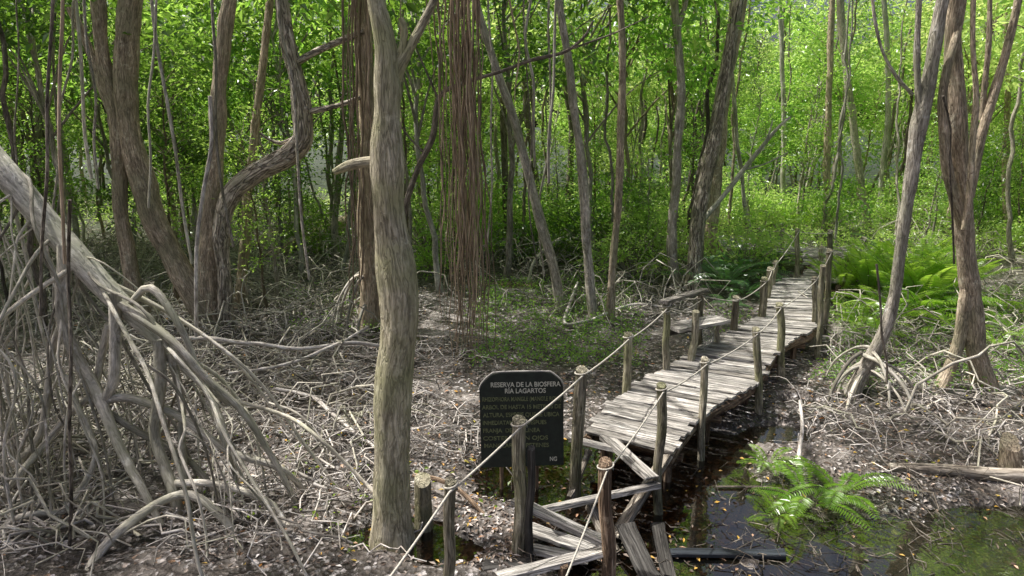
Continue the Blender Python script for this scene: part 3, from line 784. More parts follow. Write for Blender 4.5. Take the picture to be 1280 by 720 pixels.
SUNXY = np.array([-.85, .28]) / math.hypot(.85, .28) / math.tan(math.radians(61))
def dapple_crowns(root, spots):  # unseen limbs and crowns added above the frame to dapple the ground
    o = np.array(root.location)
    for gx, gy, z, sc_ in spots:
        c = np.array([gx + SUNXY[0] * z, gy + SUNXY[1] * z, z])
        st = o + np.array([0, 0, 7.0]) if root is ct else D(-260, -60, 7.4)
        mid = .5 * (st + c) + np.array([0, 0, .8])
        S = spline(np.array([[*st, .075], [*mid, .05], [*c, .03]]), .2)
        root_obj(S, root, o, 'bark_grey', 'limb', 8)
        crown_on(root, c, sc_, 'leaf_mid')  # added crown, set sunward of its ground spot to shade it
dapple_crowns(ct, [(-1.9, 4.5, 8.8, .5), (.3, 6.6, 9.0, .5), (5.0, 6.9, 9.5, .55), (3.6, 11.2, 9.6, .5), (1.2, 9.4, 9.0, .5)])
dapple_crowns(lean, [(-3.6, 4.9, 8.2, .65), (-2.6, 8.3, 8.6, .45)])

# ------------------------------------------------------------------ vines
def vine(px0, px1, top, bot, Y, w, label, matk='bark_dark', wob=2.5):
    rows = []
    for t in np.linspace(0, 1, 6):
        rows.append(D(px0 + (px1 - px0) * t + random.gauss(0, wob), top + (bot - top) * t, Y + random.gauss(0, .06)))
    r = .5 * w * Y / F
    S = spline(np.concatenate([np.array(rows), np.full((6, 1), r)], 1), .15)
    a = Acc(); tubes(a, S[:, :3], S[:, 3], 6, .05, caps=True)
    o = link('hanging_vine', a.mesh('hanging_vine', S[-1, :3]), M[matk], None, S[-1, :3])
    return tag(o, label, 'vine', 'vines hanging between the trunks')
vine(70, 52, -60, 395, 5.9, 4, 'dark vine hanging in front of the leaning mangrove trunk, left of its first root')
vine(78, 78, -60, 330, 6.1, 4, 'thin vine ending on top of the leaning mangrove trunk', 'strand')
vine(85, 88, 250, 720, 5.2, 4.5, 'dark upright vine reaching the mud among the stilt roots')
vine(195, 186, -60, 260, 8.0, 3, 'grey vine hanging right against the twin brown trunks', 'root')
vine(185, 240, -20, 330, 9.5, 4, 'pale vine slanting between the twin trunks and the reddish trunk', 'root')
vine(262, 243, 120, 420, 8.9, 5, 'short pale vine stem standing in front of the reddish trunk', 'twig', 3)
vine(1095, 1110, 330, 480, 7.6, 3, 'thin dark vine dangling under the curving mangrove by the ferns')
vine(1184, 1192, 120, 330, 8.4, 2.5, 'thin dark vine on the forked trunk at far right')
for k in range(12):
    x = random.choice([random.uniform(5, 130), random.uniform(180, 260), random.uniform(320, 420), random.uniform(600, 700)])
    reg = 'left of the twin brown trunks' if x < 140 else 'between twin trunks and reddish trunk' if x < 262 else 'between the elbow tree and the olive trunk' if x < 450 else 'right of the hanging root curtain'
    vine(x, x + random.gauss(0, 22), -60, random.uniform(200, 360), random.uniform(8.5, 13), random.uniform(1.8, 4), 'thin grey vine in the background ' + reg, random.choice(['root', 'bark_grey']), 3.5)
# stems in the left corner
for k in range(26):
    x = random.uniform(-20, 70); y = random.uniform(560, 680)
    base = GH(x, y); hh = random.uniform(.9, 2.2)
    P = np.array([[base[0], base[1], base[2] - .05], [base[0] + random.gauss(0, .08), base[1], base[2] + hh * .4], [base[0] + random.gauss(0, .12), base[1] + .05, base[2] + hh * .75], [base[0] + random.gauss(.1, .2), base[1] + random.gauss(0, .1), base[2] + hh]])
    r = random.uniform(.007, .016)
    S = spline(np.concatenate([P, np.array([[r], [r], [r * .85], [r * .5]])], 1), .1)
    a = Acc(); tubes(a, S[:, :3], S[:, 3], 6, .04, caps=True)
    o = link('aerial_root', a.mesh('aerial_root', base), M[random.choice(['root', 'bark_grey', 'root'])], None, base)
    tag(o, 'upright thin aerial root crowded in the lower left corner', 'root', 'aerial roots in the lower left corner')

# ------------------------------------------------------------------ boardwalk
DZ = .52
def edge(pts, z): return np.array([G(x, y, z) for x, y in pts])
def make_deck(Lpx, Rpx, z, name, label, pw=.125, matk='deck', beams=True):
    Lp, Rp = edge(Lpx, z), edge(Rpx, z)
    root = empty(name, [*(.5 * (Lp[0] + Rp[0]))[:2], 0], label, 'boardwalk', 'sections of the plank boardwalk')
    org = np.array(root.location)
    def along(P, u):
        d = np.concatenate([[0], np.cumsum(np.linalg.norm(np.diff(P, axis=0), axis=1))]); d /= d[-1]
        return np.array([np.interp(u, d, P[:, c]) for c in range(3)])
    ln = .5 * (np.linalg.norm(np.diff(Lp, axis=0), axis=1).sum() + np.linalg.norm(np.diff(Rp, axis=0), axis=1).sum())
    n = max(3, int(ln / pw)); a = Acc()
    us = np.linspace(0, 1, n + 1)
    for k in range(n):
        u = .5 * (us[k] + us[k + 1])
        l, r = along(Lp, u), along(Rp, u)
        d = r - l; w = np.linalg.norm(d); ax = d / w
        l0, l1, r0, r1 = along(Lp, us[k]), along(Lp, us[k + 1]), along(Rp, us[k]), along(Rp, us[k + 1])
        ext0, ext1 = random.gauss(0, .025), random.gauss(0, .025)
        g = .010 + abs(random.gauss(0, .005))
        pl, pr = unit(l1 - l0) , unit(r1 - r0)
        q = np.array([l0 + pl * g - ax * ext0, r0 + pr * g + ax * ext1, r1 - pr * .004 + ax * ext1, l1 - pl * .004 - ax * ext0])
        q[:, 2] += random.gauss(0, .006); q[:2, 2] += random.gauss(0, .004); q[[0, 3], 2] += random.gauss(0, .006)
        th = random.uniform(.028, .04)
        # subdivide along the board with a tiny warp, worn edges
        m = 7; t = np.linspace(0, 1, m)
        A = q[0] + (q[1] - q[0]) * t[:, None]; B = q[3] + (q[2] - q[3]) * t[:, None]
        wv = (vnoise(t * 4 + random.random() * 50, t * 0, 2) - .5)
        A[:, :2] += np.outer(wv, unit(l1 - l0)[:2]) * .008
        A[:, 2] += (vnoise(t * 3 + random.random() * 50, t * 0, 6) - .5) * .008
        bev = .006
        rows = [A - np.array([0, 0, th]), A - np.array([0, 0, bev]), A + (B - A) * .05, B - (B - A) * .05, B - np.array([0, 0, bev]), B - np.array([0, 0, th])]
        V = np.stack(rows, 1)           # m,6,3
        prof = np.array([-.06, -.055, -.05, .05, .055, .06])
        off = rng.uniform(0, 40, 3)
        bk = np.stack([np.broadcast_to(prof, (m, 6)), np.zeros((m, 6)), np.repeat(t[:, None] * w, 6, 1)], -1) + off
        ii, kk = np.meshgrid(np.arange(m - 1), np.arange(6), indexing='ij')
        k2 = (kk + 1) % 6
        F4 = np.stack([ii * 6 + kk, (ii + 1) * 6 + kk, (ii + 1) * 6 + k2, ii * 6 + k2], -1).reshape(-1, 4)
        caps = np.array([[0, 1, 4, 5], [1, 2, 3, 4]])
        F4 = np.concatenate([F4, caps, caps[:, ::-1] + (m - 1) * 6])
        a.add(V.reshape(-1, 3), F4, None, bk.reshape(-1, 3), min(1, max(0, random.gauss(.5, .25))))
    link('deck', a.mesh('deck', org, smooth=False), M[matk], root)
    if beams:
        for f in (.07, .93):
            P = Lp * (1 - f) + Rp * f
            P = P - np.array([0, 0, .115])
            S = spline(np.concatenate([P, np.full((len(P), 1), .065)], 1), .15)
            S[:, 2] += .03 * (vnoise(np.arange(len(S)) * .4 + 9 * f, np.zeros(len(S)), 3) - .5)
            root_obj(S, root, org, 'post_brown', 'beam', 10, .06)
        for u in np.arange(.04, 1, max(.12, 1.1 / ln)):
            c0, c1 = along(Lp, u) - [0, 0, .22], along(Rp, u) - [0, 0, .22]
            S = spline(np.array([[*c0, .045], [*c1, .045]]), .2)
            root_obj(S, root, org, 'post_brown', 'cross_beam', 8, .05)
            for c in (c0 * .85 + c1 * .15, c0 * .15 + c1 * .85):
                S = spline(np.array([[c[0], c[1], hz(c[0], c[1]) - .3, .05], [*c, .05]]), .2)
                root_obj(S, root, org, 'post_brown', 'pile', 8, .05)
    return root, org

main, mO = make_deck([(727, 538), (763, 500), (805, 472), (850, 448), (890, 423), (925, 405), (952, 394), (958, 377), (965, 357), (980, 347)],
                     [(842, 566), (870, 526), (889, 511), (945, 479), (974, 437), (990, 425), (1021, 409), (1023, 390), (1024, 366), (1022, 346)], DZ,
                     'boardwalk', 'long grey plank boardwalk section running from the broken steps to the bend')
d2, o2 = make_deck([(1002, 351), (1004, 344), (1008, 336)], [(1052, 353), (1062, 344), (1066, 335)], DZ - .05, 'boardwalk', 'small plank landing just past the bend of the boardwalk')
d3, o3 = make_deck([(1004, 329), (1003, 320), (1001, 310)], [(1078, 326), (1066, 318), (1056, 309)], DZ + .08, 'boardwalk', 'raised plank platform behind the small landing')
d4, o4 = make_deck([(905, 310), (899, 302), (897, 294)], [(938, 311), (936, 302), (932, 295)], DZ, 'boardwalk', 'distant sunlit plank section left of the far posts')
d5, o5 = make_deck([(938, 309), (937, 302), (937, 296)], [(1000, 318), (1001, 313), (1001, 308)], DZ + .03, 'boardwalk', 'narrow distant walkway half hidden by ferns', beams=False)

POST = {}; PR = {}
def post(key, top, base, w, parent=None, org=None, ground=True, zb=None, mat='post', label=None, depth_from=None):
    """post whose base pixel is on the ground (or on plane zb)"""
    if ground: B = GH(*base)
    else: B = G(base[0], base[1], zb)
    Y = B[1]
    T = D(top[0], top[1], Y)
    r = .40 * w * axial((B + T) / 2) / F
    foot = B.copy(); foot[2] = hz(B[0], B[1]) - .3
    rows = [[*foot, r * 1.05], [*B, r * 1.05]] if B[2] - foot[2] > .35 else [[*foot, r * 1.05], [*(B + [0, 0, .02]), r * 1.05]]
    m1 = B * .62 + T * .38; m2 = B * .3 + T * .7
    for m in (m1, m2):
        m = m + np.array([random.gauss(0, .012), random.gauss(0, .012), 0]); rows.append([*m, r * random.uniform(.95, 1.06)])
    rows.append([*T, r * .95])
    S = spline(np.array(rows), .05)
    a = Acc(); tubes(a, S[:, :3], S[:, 3], 16, .075, caps=True, tilt=.35)
    POST[key] = T; PR[key] = r
    if parent is not None:
        return link('post', a.mesh('post', org), M[mat], parent)
    base_o = foot + [0, 0, .3]
    return tag(link('rope_post', a.mesh('rope_post', base_o), M[mat], None, base_o), label, 'post', 'posts standing free beside the steps')

# free posts by the steps
post('F1', (563, 601), (556, 760), 18, label='pale round post nearest the bottom edge, left of the sign')
post('F2', (649, 524), (648, 690), 21, label='tall grey post standing in front of the black sign')
post('F3', (727, 461), (718, 612), 18, label='mossy post with a dark wet foot at the near left corner of the deck')
post('F4', (757, 577), (760, 728), 22, mat='post_brown', label='dark rotten brown post amid the broken steps')
post('F5', (705, 706), (703, 745), 14, mat='post_brown', label='short stub of a post cut off at the bottom edge')
post('F6', (664, 560), (662, 692), 13, mat='deck_dark', label='near black post built as the shaded right side of the tall grey post')  # near-black upright added as the shadowed flank of the grey post
# posts bolted to the main deck
post('R0', (827, 481), (824, 632), 15, main, mO)
post('R1', (881, 448), (877, 566), 12, main, mO)
post('R2', (945, 411), (948, 516), 12, main, mO)
post('R3', (974, 380), (976, 474), 12, main, mO)
post('R4', (1018, 346), (1018, 402), 8, main, mO, False, DZ)
post('R5', (1029, 332), (1021, 446), 9, main, mO)
post('R6', (1037, 312), (1033, 385), 9, main, mO, False, DZ)
post('L1', (785, 417), (783, 486), 13, main, mO, False, DZ)
post('L4', (920, 371), (917, 413), 11, main, mO, False, DZ)
post('L5', (956, 348), (952, 395), 11, main, mO, False, DZ)
post('L6', (963, 335), (959, 372), 9, main, mO, False, DZ)
post('L7', (969, 326), (966, 356), 8, main, mO, False, DZ)
post('a1', (997, 286), (996, 342), 7, d2, o2, False, DZ)
post('a2', (1038, 288), (1036, 342), 8, d2, o2, False, DZ)
post('a3', (1060, 320), (1058, 362), 7, d2, o2, False, .1)
post('b1', (1028, 308), (1026, 330), 7, d3, o3, False, DZ)
post('b2', (1080, 297), (1080, 338), 8, d3, o3, False, .1)
post('b3', (978, 286), (978, 312), 5, d5, o5, False, DZ)
post('b4', (948, 283), (948, 306), 5, d5, o5, False, DZ)

def rope(keys, label, r=.0075, pre=None, drop=.05, sag=.05, extra=()):
    pts = []
    if pre is not None: pts.append(np.asarray(pre, float))
    for k in keys:
        p = POST[k] if isinstance(k, str) else np.asarray(k)
        pts.append(p + [0, -.07, -drop] if isinstance(k, str) else p)
    rows = []
    for p, q in zip(pts[:-1], pts[1:]):
        for t in np.linspace(0, 1, 12, endpoint=False):
            m = p * (1 - t) + q * t; m[2] -= sag * 4 * t * (1 - t) * min(1, np.linalg.norm(q - p) / 1.5); rows.append(m)
    rows.append(pts[-1]); rows = np.array(rows)
    a = Acc(); tubes(a, rows, np.full(len(rows), r), 6)
    for k in keys:
        if isinstance(k, str):
            T = POST[k] + [0, 0, -drop]; th = np.linspace(0, 6.6, 18); rad = PR[k] * 1.12
            P = np.stack([T[0] + rad * np.cos(th), T[1] + rad * np.sin(th), T[2] + .008 * th - .02], 1)
            tubes(a, P, np.full(18, r * .9), 5)
    o = link('rope', a.mesh('rope', rows[0]), M['rope'], None, rows[0])
    return tag(o, label, 'rope', 'rope handrails of the boardwalk')
rope(['F1', 'F2', 'F3', 'L1'], 'white rope tied from the bottom edge past the sign to the first deck post', r=.0095, pre=D(470, 745, POST['F1'][1] - .8), sag=.02)

# bench: uprights, sloped top rail, seat on the left of the deck
bench = empty('wooden_bench', [*G(855, 450, DZ)[:2], 0], 'weathered wooden bench with a sloping top rail on the left edge of the walkway', 'bench')
bO = np.array(bench.location)
post('L2', (833, 379), (833, 461), 11, bench, bO, False, DZ)
post('L3', (870, 389), (864, 449), 11, bench, bO, False, DZ)
post('B3', (876, 364), (876, 408), 9, bench, bO, False, DZ)
post('B4', (897, 398), (897, 427), 8, bench, bO, False, DZ)
a = Acc()
p, q_ = POST['L2'] + [-.02, 0, .02], POST['B3'] + [.05, 0, .02]
ax = (q_ - p) / 2; side = unit(np.cross(ax, [0, 0, 1]))
box(a, (p + q_) / 2, ax * 1.08, side * .06, np.array([0, 0, .022]))
link('top_rail', a.mesh('top_rail', bO, False), M['deck'], bench)
a = Acc()
zs = DZ + .38
p, q_ = D(836, 412, POST['L2'][1]), D(900, 402, POST['B4'][1])
s0 = G(842, 410, zs); s1 = G(900, 399, zs)
ax = (s1 - s0) / 2; side = unit(np.cross(ax, [0, 0, 1]))
box(a, (s0 + s1) / 2, ax * 1.1, side * .16, np.array([0, 0, .024]))
link('seat', a.mesh('seat', bO, False), M['deck'], bench)
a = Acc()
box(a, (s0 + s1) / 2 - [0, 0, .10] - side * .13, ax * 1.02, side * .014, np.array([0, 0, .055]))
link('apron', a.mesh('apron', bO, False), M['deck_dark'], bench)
# netting under the seat
a = Acc(); A0 = POST['B4'] * 1; n0 = POST['L3'] + [.12, .05, -.28]; n1 = POST['B4'] + [-.04, -.03, -.02]
lo = .30
for k in range(9):
    t = k / 8; u = n0 * (1 - t) + n1 * t
    tubes(a, np.array([u, u + [0.02, 0, -lo * .5], u + [.05, 0, -lo]]), np.full(3, .004), 4)
    v0 = n0 + [0, 0, -lo * t]; v1 = n1 + [0, 0, -lo * t]
    tubes(a, np.array([v0, (v0 + v1) / 2 - [0, 0, .01], v1]), np.full(3, .004), 4)
link('netting', a.mesh('netting', bO), M['netting'], bench)

rope(['L1', 'L2'], 'white rope from the first deck post to the bench')
rope(['L2', 'B3'], 'thin white line slung under the sloping top rail of the bench', drop=.12)
rope(['B3', 'L4', 'L5', 'L6', 'L7', 'a1'], 'white rope from the bench along the far left posts')
rope(['F4', 'R0', 'R1', 'R2', 'R3', 'R4', 'R6'], 'white rope along the right side of the boardwalk', pre=D(702, 735, POST['F4'][1] - .9), sag=.03)
rope(['a1', 'a2', 'a3', 'b2'], 'pale rope around the small landing')
rope(['b4', 'b3', 'b1', 'b2'], 'pale rope at the far end above the ferns', r=.010)

# ------------------------------------------------------------------ broken steps
def plank_px(p0, z0, p1, z1, w, th, tilt=0.0):
    A, B = G(p0[0], p0[1], z0), G(p1[0], p1[1], z1)
    ax = (B - A) / 2; s = unit(np.cross(ax, [0, 0, 1])); up = unit(np.cross(s, ax))
    s2 = s * math.cos(tilt) + up * math.sin(tilt); up2 = unit(np.cross(s2, ax))
    return (A + B) / 2, ax, s2 * w / 2, up2 * th / 2
def plank_mesh(acc, p0, z0, p1, z1, w, th=.035, tilt=0.0, tone=None):
    c, ax, ay, az = plank_px(p0, z0, p1, z1, w, th, tilt)
    # segmented board with slight warp and worn corners
    m = 9; t = np.linspace(-1, 1, m)
    prof = np.array([[-1, -1], [-1, .7], [-.92, 1], [.92, 1], [1, .7], [1, -1]])
    wj = (vnoise(t * 2.5 + random.random() * 50, t * 0, 4) - .5)
    V = c + t[:, None, None] * ax + prof[None, :, :1] * ay * (1 + .12 * wj)[:, None, None] + prof[None, :, 1:] * az
    V[0] += rng.normal(size=(6, 3)) * .008; V[-1] += rng.normal(size=(6, 3)) * .008
    l = np.linalg.norm(ax); off = rng.uniform(0, 40, 3)
    bk = np.stack([np.broadcast_to(prof[:, 0] * np.linalg.norm(ay), (m, 6)), np.broadcast_to(prof[:, 1] * .02, (m, 6)), np.repeat((t * l)[:, None], 6, 1)], -1) + off
    ii, kk = np.meshgrid(np.arange(m - 1), np.arange(6), indexing='ij'); k2 = (kk + 1) % 6
    F4 = np.stack([ii * 6 + kk, ii * 6 + k2, (ii + 1) * 6 + k2, (ii + 1) * 6 + kk], -1).reshape(-1, 4)
    caps = np.array([[5, 4, 1, 0], [4, 3, 2, 1]])
    F4 = np.concatenate([F4, caps, caps[:, ::-1] + (m - 1) * 6])
    acc.add(V.reshape(-1, 3), F4, None, bk.reshape(-1, 3), random.random() if tone is None else tone)

steps = empty('broken_steps', G(740, 650, 0), 'collapsed wooden steps of crossed grey planks below the near end of the deck', 'steps')
sO = np.array(steps.location)
for p0, z0, p1, z1, w, tilt, tone in [((642, 624), .52, (752, 676), .30, .16, .25, .45), ((680, 637), .33, (822, 606), .36, .12, .35, .5), ((622, 722), .34, (757, 688), .33, .15, .3, .6),
                                       ((757, 545), .5, (815, 598), .44, .13, .0, .25), ((712, 548), .50, (772, 562), .46, .10, .2, .5)]:
    a = Acc(); plank_mesh(a, p0, z0, p1, z1, w, .045, tilt, tone)
    link('tread', a.mesh('tread', sO, False), M['deck'], steps)
for p0, z0, p1, z1, w in [((768, 672), .02, (834, 568), .46, .11), ((738, 632), .25, (768, 690), .02, .10)]:
    a = Acc(); plank_mesh(a, p0, z0, p1, z1, w, .05, .2, .6)
    link('brace', a.mesh('brace', sO, False), M['log'], steps)
def loose(lab, p0, z0, p1, z1, w, mat='deck', tilt=0.0, tone=.5, th=.035):
    c, *_ = plank_px(p0, z0, p1, z1, w, th)
    a = Acc(); plank_mesh(a, p0, z0, p1, z1, w, th, tilt, tone)
    tag(link('loose_plank', a.mesh('loose_plank', c, False), M[mat], None, c), lab, 'plank', 'planks lying loose around the steps')
loose('sunlit grey plank in the mud behind the steps, upper of two', (661, 660), .12, (742, 688), .10, .16, 'deck')
loose('grey plank in the mud behind the steps, lower of two', (662, 685), .10, (735, 700), .08, .12, 'deck')
loose('pale splintered plank leaning by the mossy corner post', (712, 622), .05, (736, 565), .35, .06, 'log')
loose('dark plank sloping into the water right of the rotten post', (781, 655), .16, (812, 722), .06, .17, 'deck_dark')
loose('dark wet board at the bottom edge right of the sloping plank', (822, 655), .04, (836, 722), .03, .12, 'deck_dark', tone=.2)
loose('straight blue black plank floating in the water', (833, 690), .03, (981, 693), .03, .09, 'plank_wet')
loose('dark board end in the mud left of the rotten steps', (606, 706), .10, (665, 706), .10, .14, 'deck_dark')

# ------------------------------------------------------------------ sign
sgY = GH(640, 607)[1]
tl_, tr_ = D(606, 471, sgY), D(706, 470, sgY)
W = np.linalg.norm(D(601, 520, sgY) - D(706, 520, sgY)); zt = D(655, 469, sgY)[2]; zb = D(655, 584, sgY)[2]
cx = .5 * (D(601, 520, sgY)[0] + D(706, 520, sgY)[0]); Hs = zt - zb
sign = empty('information_sign', [cx, sgY, hz(cx, sgY)], 'black painted wooden board with hand painted yellowish lettering on two stakes', 'sign', rz=0)
so = np.array(sign.location)
out = []
hw = W / 2
for x, z in [(-hw, 0), (hw, .02), (hw, Hs * .84), (hw * .93, Hs * .91), (hw * .72, Hs * .985), (hw * .55, Hs), (-hw * .5, Hs), (-hw * .72, Hs * .975), (-hw * .93, Hs * .89), (-hw, Hs * .82)]: out.append((x, z))
def panel(outl, th, y0):
    n = len(outl); V = [(x, y0, z) for x, z in outl] + [(x, y0 + th, z) for x, z in outl]
    me = bpy.data.meshes.new('panel')
    me.from_pydata(V, [], [list(range(n)), list(range(2 * n - 1, n - 1, -1))] + [[i, i + n, (i + 1) % n + n, (i + 1) % n] for i in range(n)])
    me.update(); return me
tiltq = math.radians(-4)
brd = link('board', panel(out, .03, 0), M['board'], sign, (0, 0, zb - so[2])); brd.rotation_euler = (tiltq, math.radians(-1.0), 0)
top_out = [(x * 1.015, z + .006) for x, z in out[2:]]
ea = Acc(); P3 = np.array([[x * 1.012, .015, z + .008] for x, z in out[2:]]); tubes(ea, spline(P3, .03), np.full(len(spline(P3, .03)), .009), 6)
link('edge_trim', ea.mesh('edge_trim'), M['board_edge'], brd)
def text(s, x, z, size, mat, w=None, name='lettering', shear=0):
    c = bpy.data.curves.new(name, 'FONT'); c.body = s; c.size = size; c.align_x = 'LEFT'; c.extrude = .0012; c.offset = .0012
    o = bpy.data.objects.new(name, c); COL.objects.link(o); o.parent = brd; c.materials.append(M[mat])
    o.location = (x, -.004, z); o.rotation_euler = (math.radians(90), 0, 0)
    if w:
        bpy.context.view_layer.update(); o.scale = (w / max(o.dimensions.x, .01), 1, 1)
    bpy.context.view_layer.update()
    me = bpy.data.meshes.new_from_object(o.evaluated_get(bpy.context.evaluated_depsgraph_get()))
    me.name = 'lettering'
    k = bpy.data.objects.new('lettering_mesh', me); k.parent = brd; k.location = o.location; k.rotation_euler = o.rotation_euler; k.scale = o.scale
    if not me.materials: me.materials.append(M[mat])
    bpy.data.objects.remove(o); k.name = name; COL.objects.link(k)
    return k
u = W / 105.0
X = lambda px: (px - 653.5) * u
Zz = lambda py: (584 - py) * u * 1.03
text('RESERVA DE LA BIOSFERA', X(615), Zz(480), 8.6 * u, 'paint_white', 87 * u)
text('RÍA LAGARTOS', X(632.5), Zz(488), 8.6 * u, 'paint_white', 51 * u)
text('RHIZOPHORA MANGLE (MANGLE ROJO)', X(604), Zz(498), 7.6 * u, 'paint_faded', 99 * u)
text('ARBOL DE HASTA 15 METROS DE', X(604), Zz(508), 7.6 * u, 'paint_faded', 99 * u)
text('ALTURA, ESPECIE QUE SE UBICA', X(605), Zz(518), 7.6 * u, 'paint_faded', 96 * u)
text('INMEDIATAMENTE DESPUES', X(604), Zz(528), 7.6 * u, 'paint_faded', 80 * u)
text('FRANJA  DE  LA  LINEA', X(604), Zz(538), 7.6 * u, 'paint_faded', 72 * u)
text('COSTERA Y EN OJOS', X(604), Zz(548), 7.6 * u, 'paint_faded', 82 * u)
text('MANGLARES Y PETENES', X(605), Zz(557.5), 7.6 * u, 'paint_faded', 82 * u)
text('NG', X(688), Zz(576), 8 * u, 'paint_white', 9 * u)
for px in (627, 671):
    a = Acc(); b = D(px, 600, sgY + .06)
    S = spline(np.array([[b[0], sgY + .085, so[2] - .3, .022], [b[0], sgY + .075, zb + .1, .022], [b[0], sgY + .055, zb + .5, .02]]), .1)
    tubes(a, S[:, :3], S[:, 3], 10, .06, caps=True); link('stake', a.mesh('stake', so), M['post_brown'], sign)

# ------------------------------------------------------------------ logs and stump
def logpx(name, lab, rows, mat='log', cat='log', group=None, flute=.07):
    out = []
    for r in rows:
        w = G(r[0], r[1], r[3]); out.append([*w, .5 * r[2] * axial(w) / F])
    S = spline(np.array(out), .08)
    S[:, 2] += .04 * (vnoise(np.arange(len(S)) * .2, np.zeros(len(S)), 8) - .5)
    a = Acc(); tubes(a, S[:, :3], S[:, 3], 14, flute, caps=True, tilt=.4, tone=.7)
    return tag(link(name, a.mesh(name, S[0, :3]), M[mat], None, S[0, :3]), lab, cat, group)
logpx('fallen_log', 'pale grey fallen log at the water edge on the right', [(1112, 582, 12, .14), (1150, 584, 14, .15), (1200, 588, 17, .16), (1250, 592, 18, .17), (1330, 600, 20, .18)])
logpx('fallen_log', 'mossy brown log lying diagonally behind the elbow tree', [(345, 318, 12, .35), (380, 300, 15, .5), (415, 285, 17, .6), (450, 268, 16, .75)], 'bark_brown')
logpx('fallen_branch', 'curved brown branch arching beside the olive trunk foot', [(517, 592, 6, .22), (548, 598, 6, .26), (575, 612, 6, .22), (598, 634, 6, .12), (612, 650, 5, .04)], 'post_brown', 'branch')
logpx('fallen_branch', 'pale branch arching over the ground left of the narrow rough trunk', [(660, 352, 3, .1), (668, 326, 4, .5), (690, 305, 5, .75), (722, 290, 5, .9)], 'root', 'branch')
logpx('fallen_branch', 'white crooked branch lying before the trunk with pale prop roots', [(722, 352, 3, .4), (712, 380, 4, .25), (706, 405, 4, .15), (730, 403, 4, .18), (757, 392, 4, .2), (790, 380, 3, .3), (830, 384, 3, .3)], 'twig', 'branch')
logpx('fallen_branch', 'long pale branch lying level across the twig tangle beside the left stilt roots', [(205, 424, 5, .75), (260, 422, 6, .7), (320, 430, 5, .6), (380, 436, 5, .5), (440, 430, 5, .5), (490, 432, 4, .45)], 'twig', 'branch')
logpx('fallen_branch', 'thin pale branch slanting right below the long level one', [(285, 465, 4, .45), (340, 458, 4, .45), (400, 440, 4, .5), (460, 410, 3, .6)], 'twig', 'branch')
logpx('fallen_branch', 'forked pink grey branch on the twigs left of the olive trunk', [(345, 484, 4, .35), (380, 492, 5, .3), (398, 500, 5, .25), (430, 530, 5, .2), (470, 560, 4, .15)], 'twig', 'branch')
logpx('fallen_branch', 'slender crooked white stick on the muddy bank under the ferns', [(996, 590, 5, .05), (1000, 560, 5, .2), (1003, 530, 4, .3), (1000, 500, 4, .45)], 'twig', 'branch')
logpx('fallen_branch', 'dark stick poking out of the shallow water at right', [(985, 612, 4, .02), (960, 608, 4, .03), (895, 607, 3, .03)], 'bark_dark', 'branch')
a = Acc(); b = GH(530, 650); wtop = D(528, 600, b[1]); rr = .5 * 22 * axial(b) / F
tubes(a, np.array([b - [0, 0, .2], b, b * .5 + wtop * .5, wtop]), np.array([rr * 1.2, rr * 1.15, rr, rr * .92]), 16, .09, caps=True, tilt=.5)
tag(link('tree_stump', a.mesh('tree_stump', b), M['bark_center'], None, b), 'short mossy stump against the foot of the olive trunk', 'stump')
a = Acc(); b = GH(1266, 586); wtop = D(1263, 552, b[1]); rr = .5 * 26 * axial(b) / F
tubes(a, np.array([b - [0, 0, .2], b, b * .5 + wtop * .5, wtop]), np.array([rr * 1.3, rr * 1.2, rr, rr * .8]), 16, .12, caps=True, tilt=.8)
tag(link('tree_stump', a.mesh('tree_stump', b), M['bark_brown'], None, b), 'broken brown stump at the right edge beside the fallen log', 'stump')

# ------------------------------------------------------------------ ground tangles (stuff)
def on_deck(x, y, marg=.15):
    z = np.stack([x, y], 1)
    L = edge([(727, 538), (805, 472), (890, 423), (952, 394), (965, 357), (980, 347)], DZ); R = edge([(842, 566), (889, 511), (945, 479), (1021, 409), (1024, 366), (1022, 346)], DZ)
    C = .5 * (L + R)[:, :2]
    d = np.full(len(x), 9.)
    for p, q_ in zip(C[:-1], C[1:]):
        v = q_ - p; t = np.clip(((z - p) @ v) / (v @ v), 0, 1); d = np.minimum(d, np.linalg.norm(z - (p + t[:, None] * v), axis=1))
    return d < .62 + marg

def scatter_px(boxes, n):
    """random ground points inside weighted pixel quads (x0,x1,y0,y1,weight); area-true in the world"""
    pts = []
    for x0, x1, y0, y1, w in boxes:
        k = int(n * w)
        X_ = rng.uniform(x0, x1, k); t = rng.uniform(0, 1, k)
        ya, yb = G(640, y1, 0)[1], G(640, y0, 0)[1]
        Yw = ya + (yb - ya) * t
        dep = Yw * cp + H * sp
        pts.append(np.stack([(X_ - 640) / F * dep, Yw], 1))
    return np.concatenate(pts)

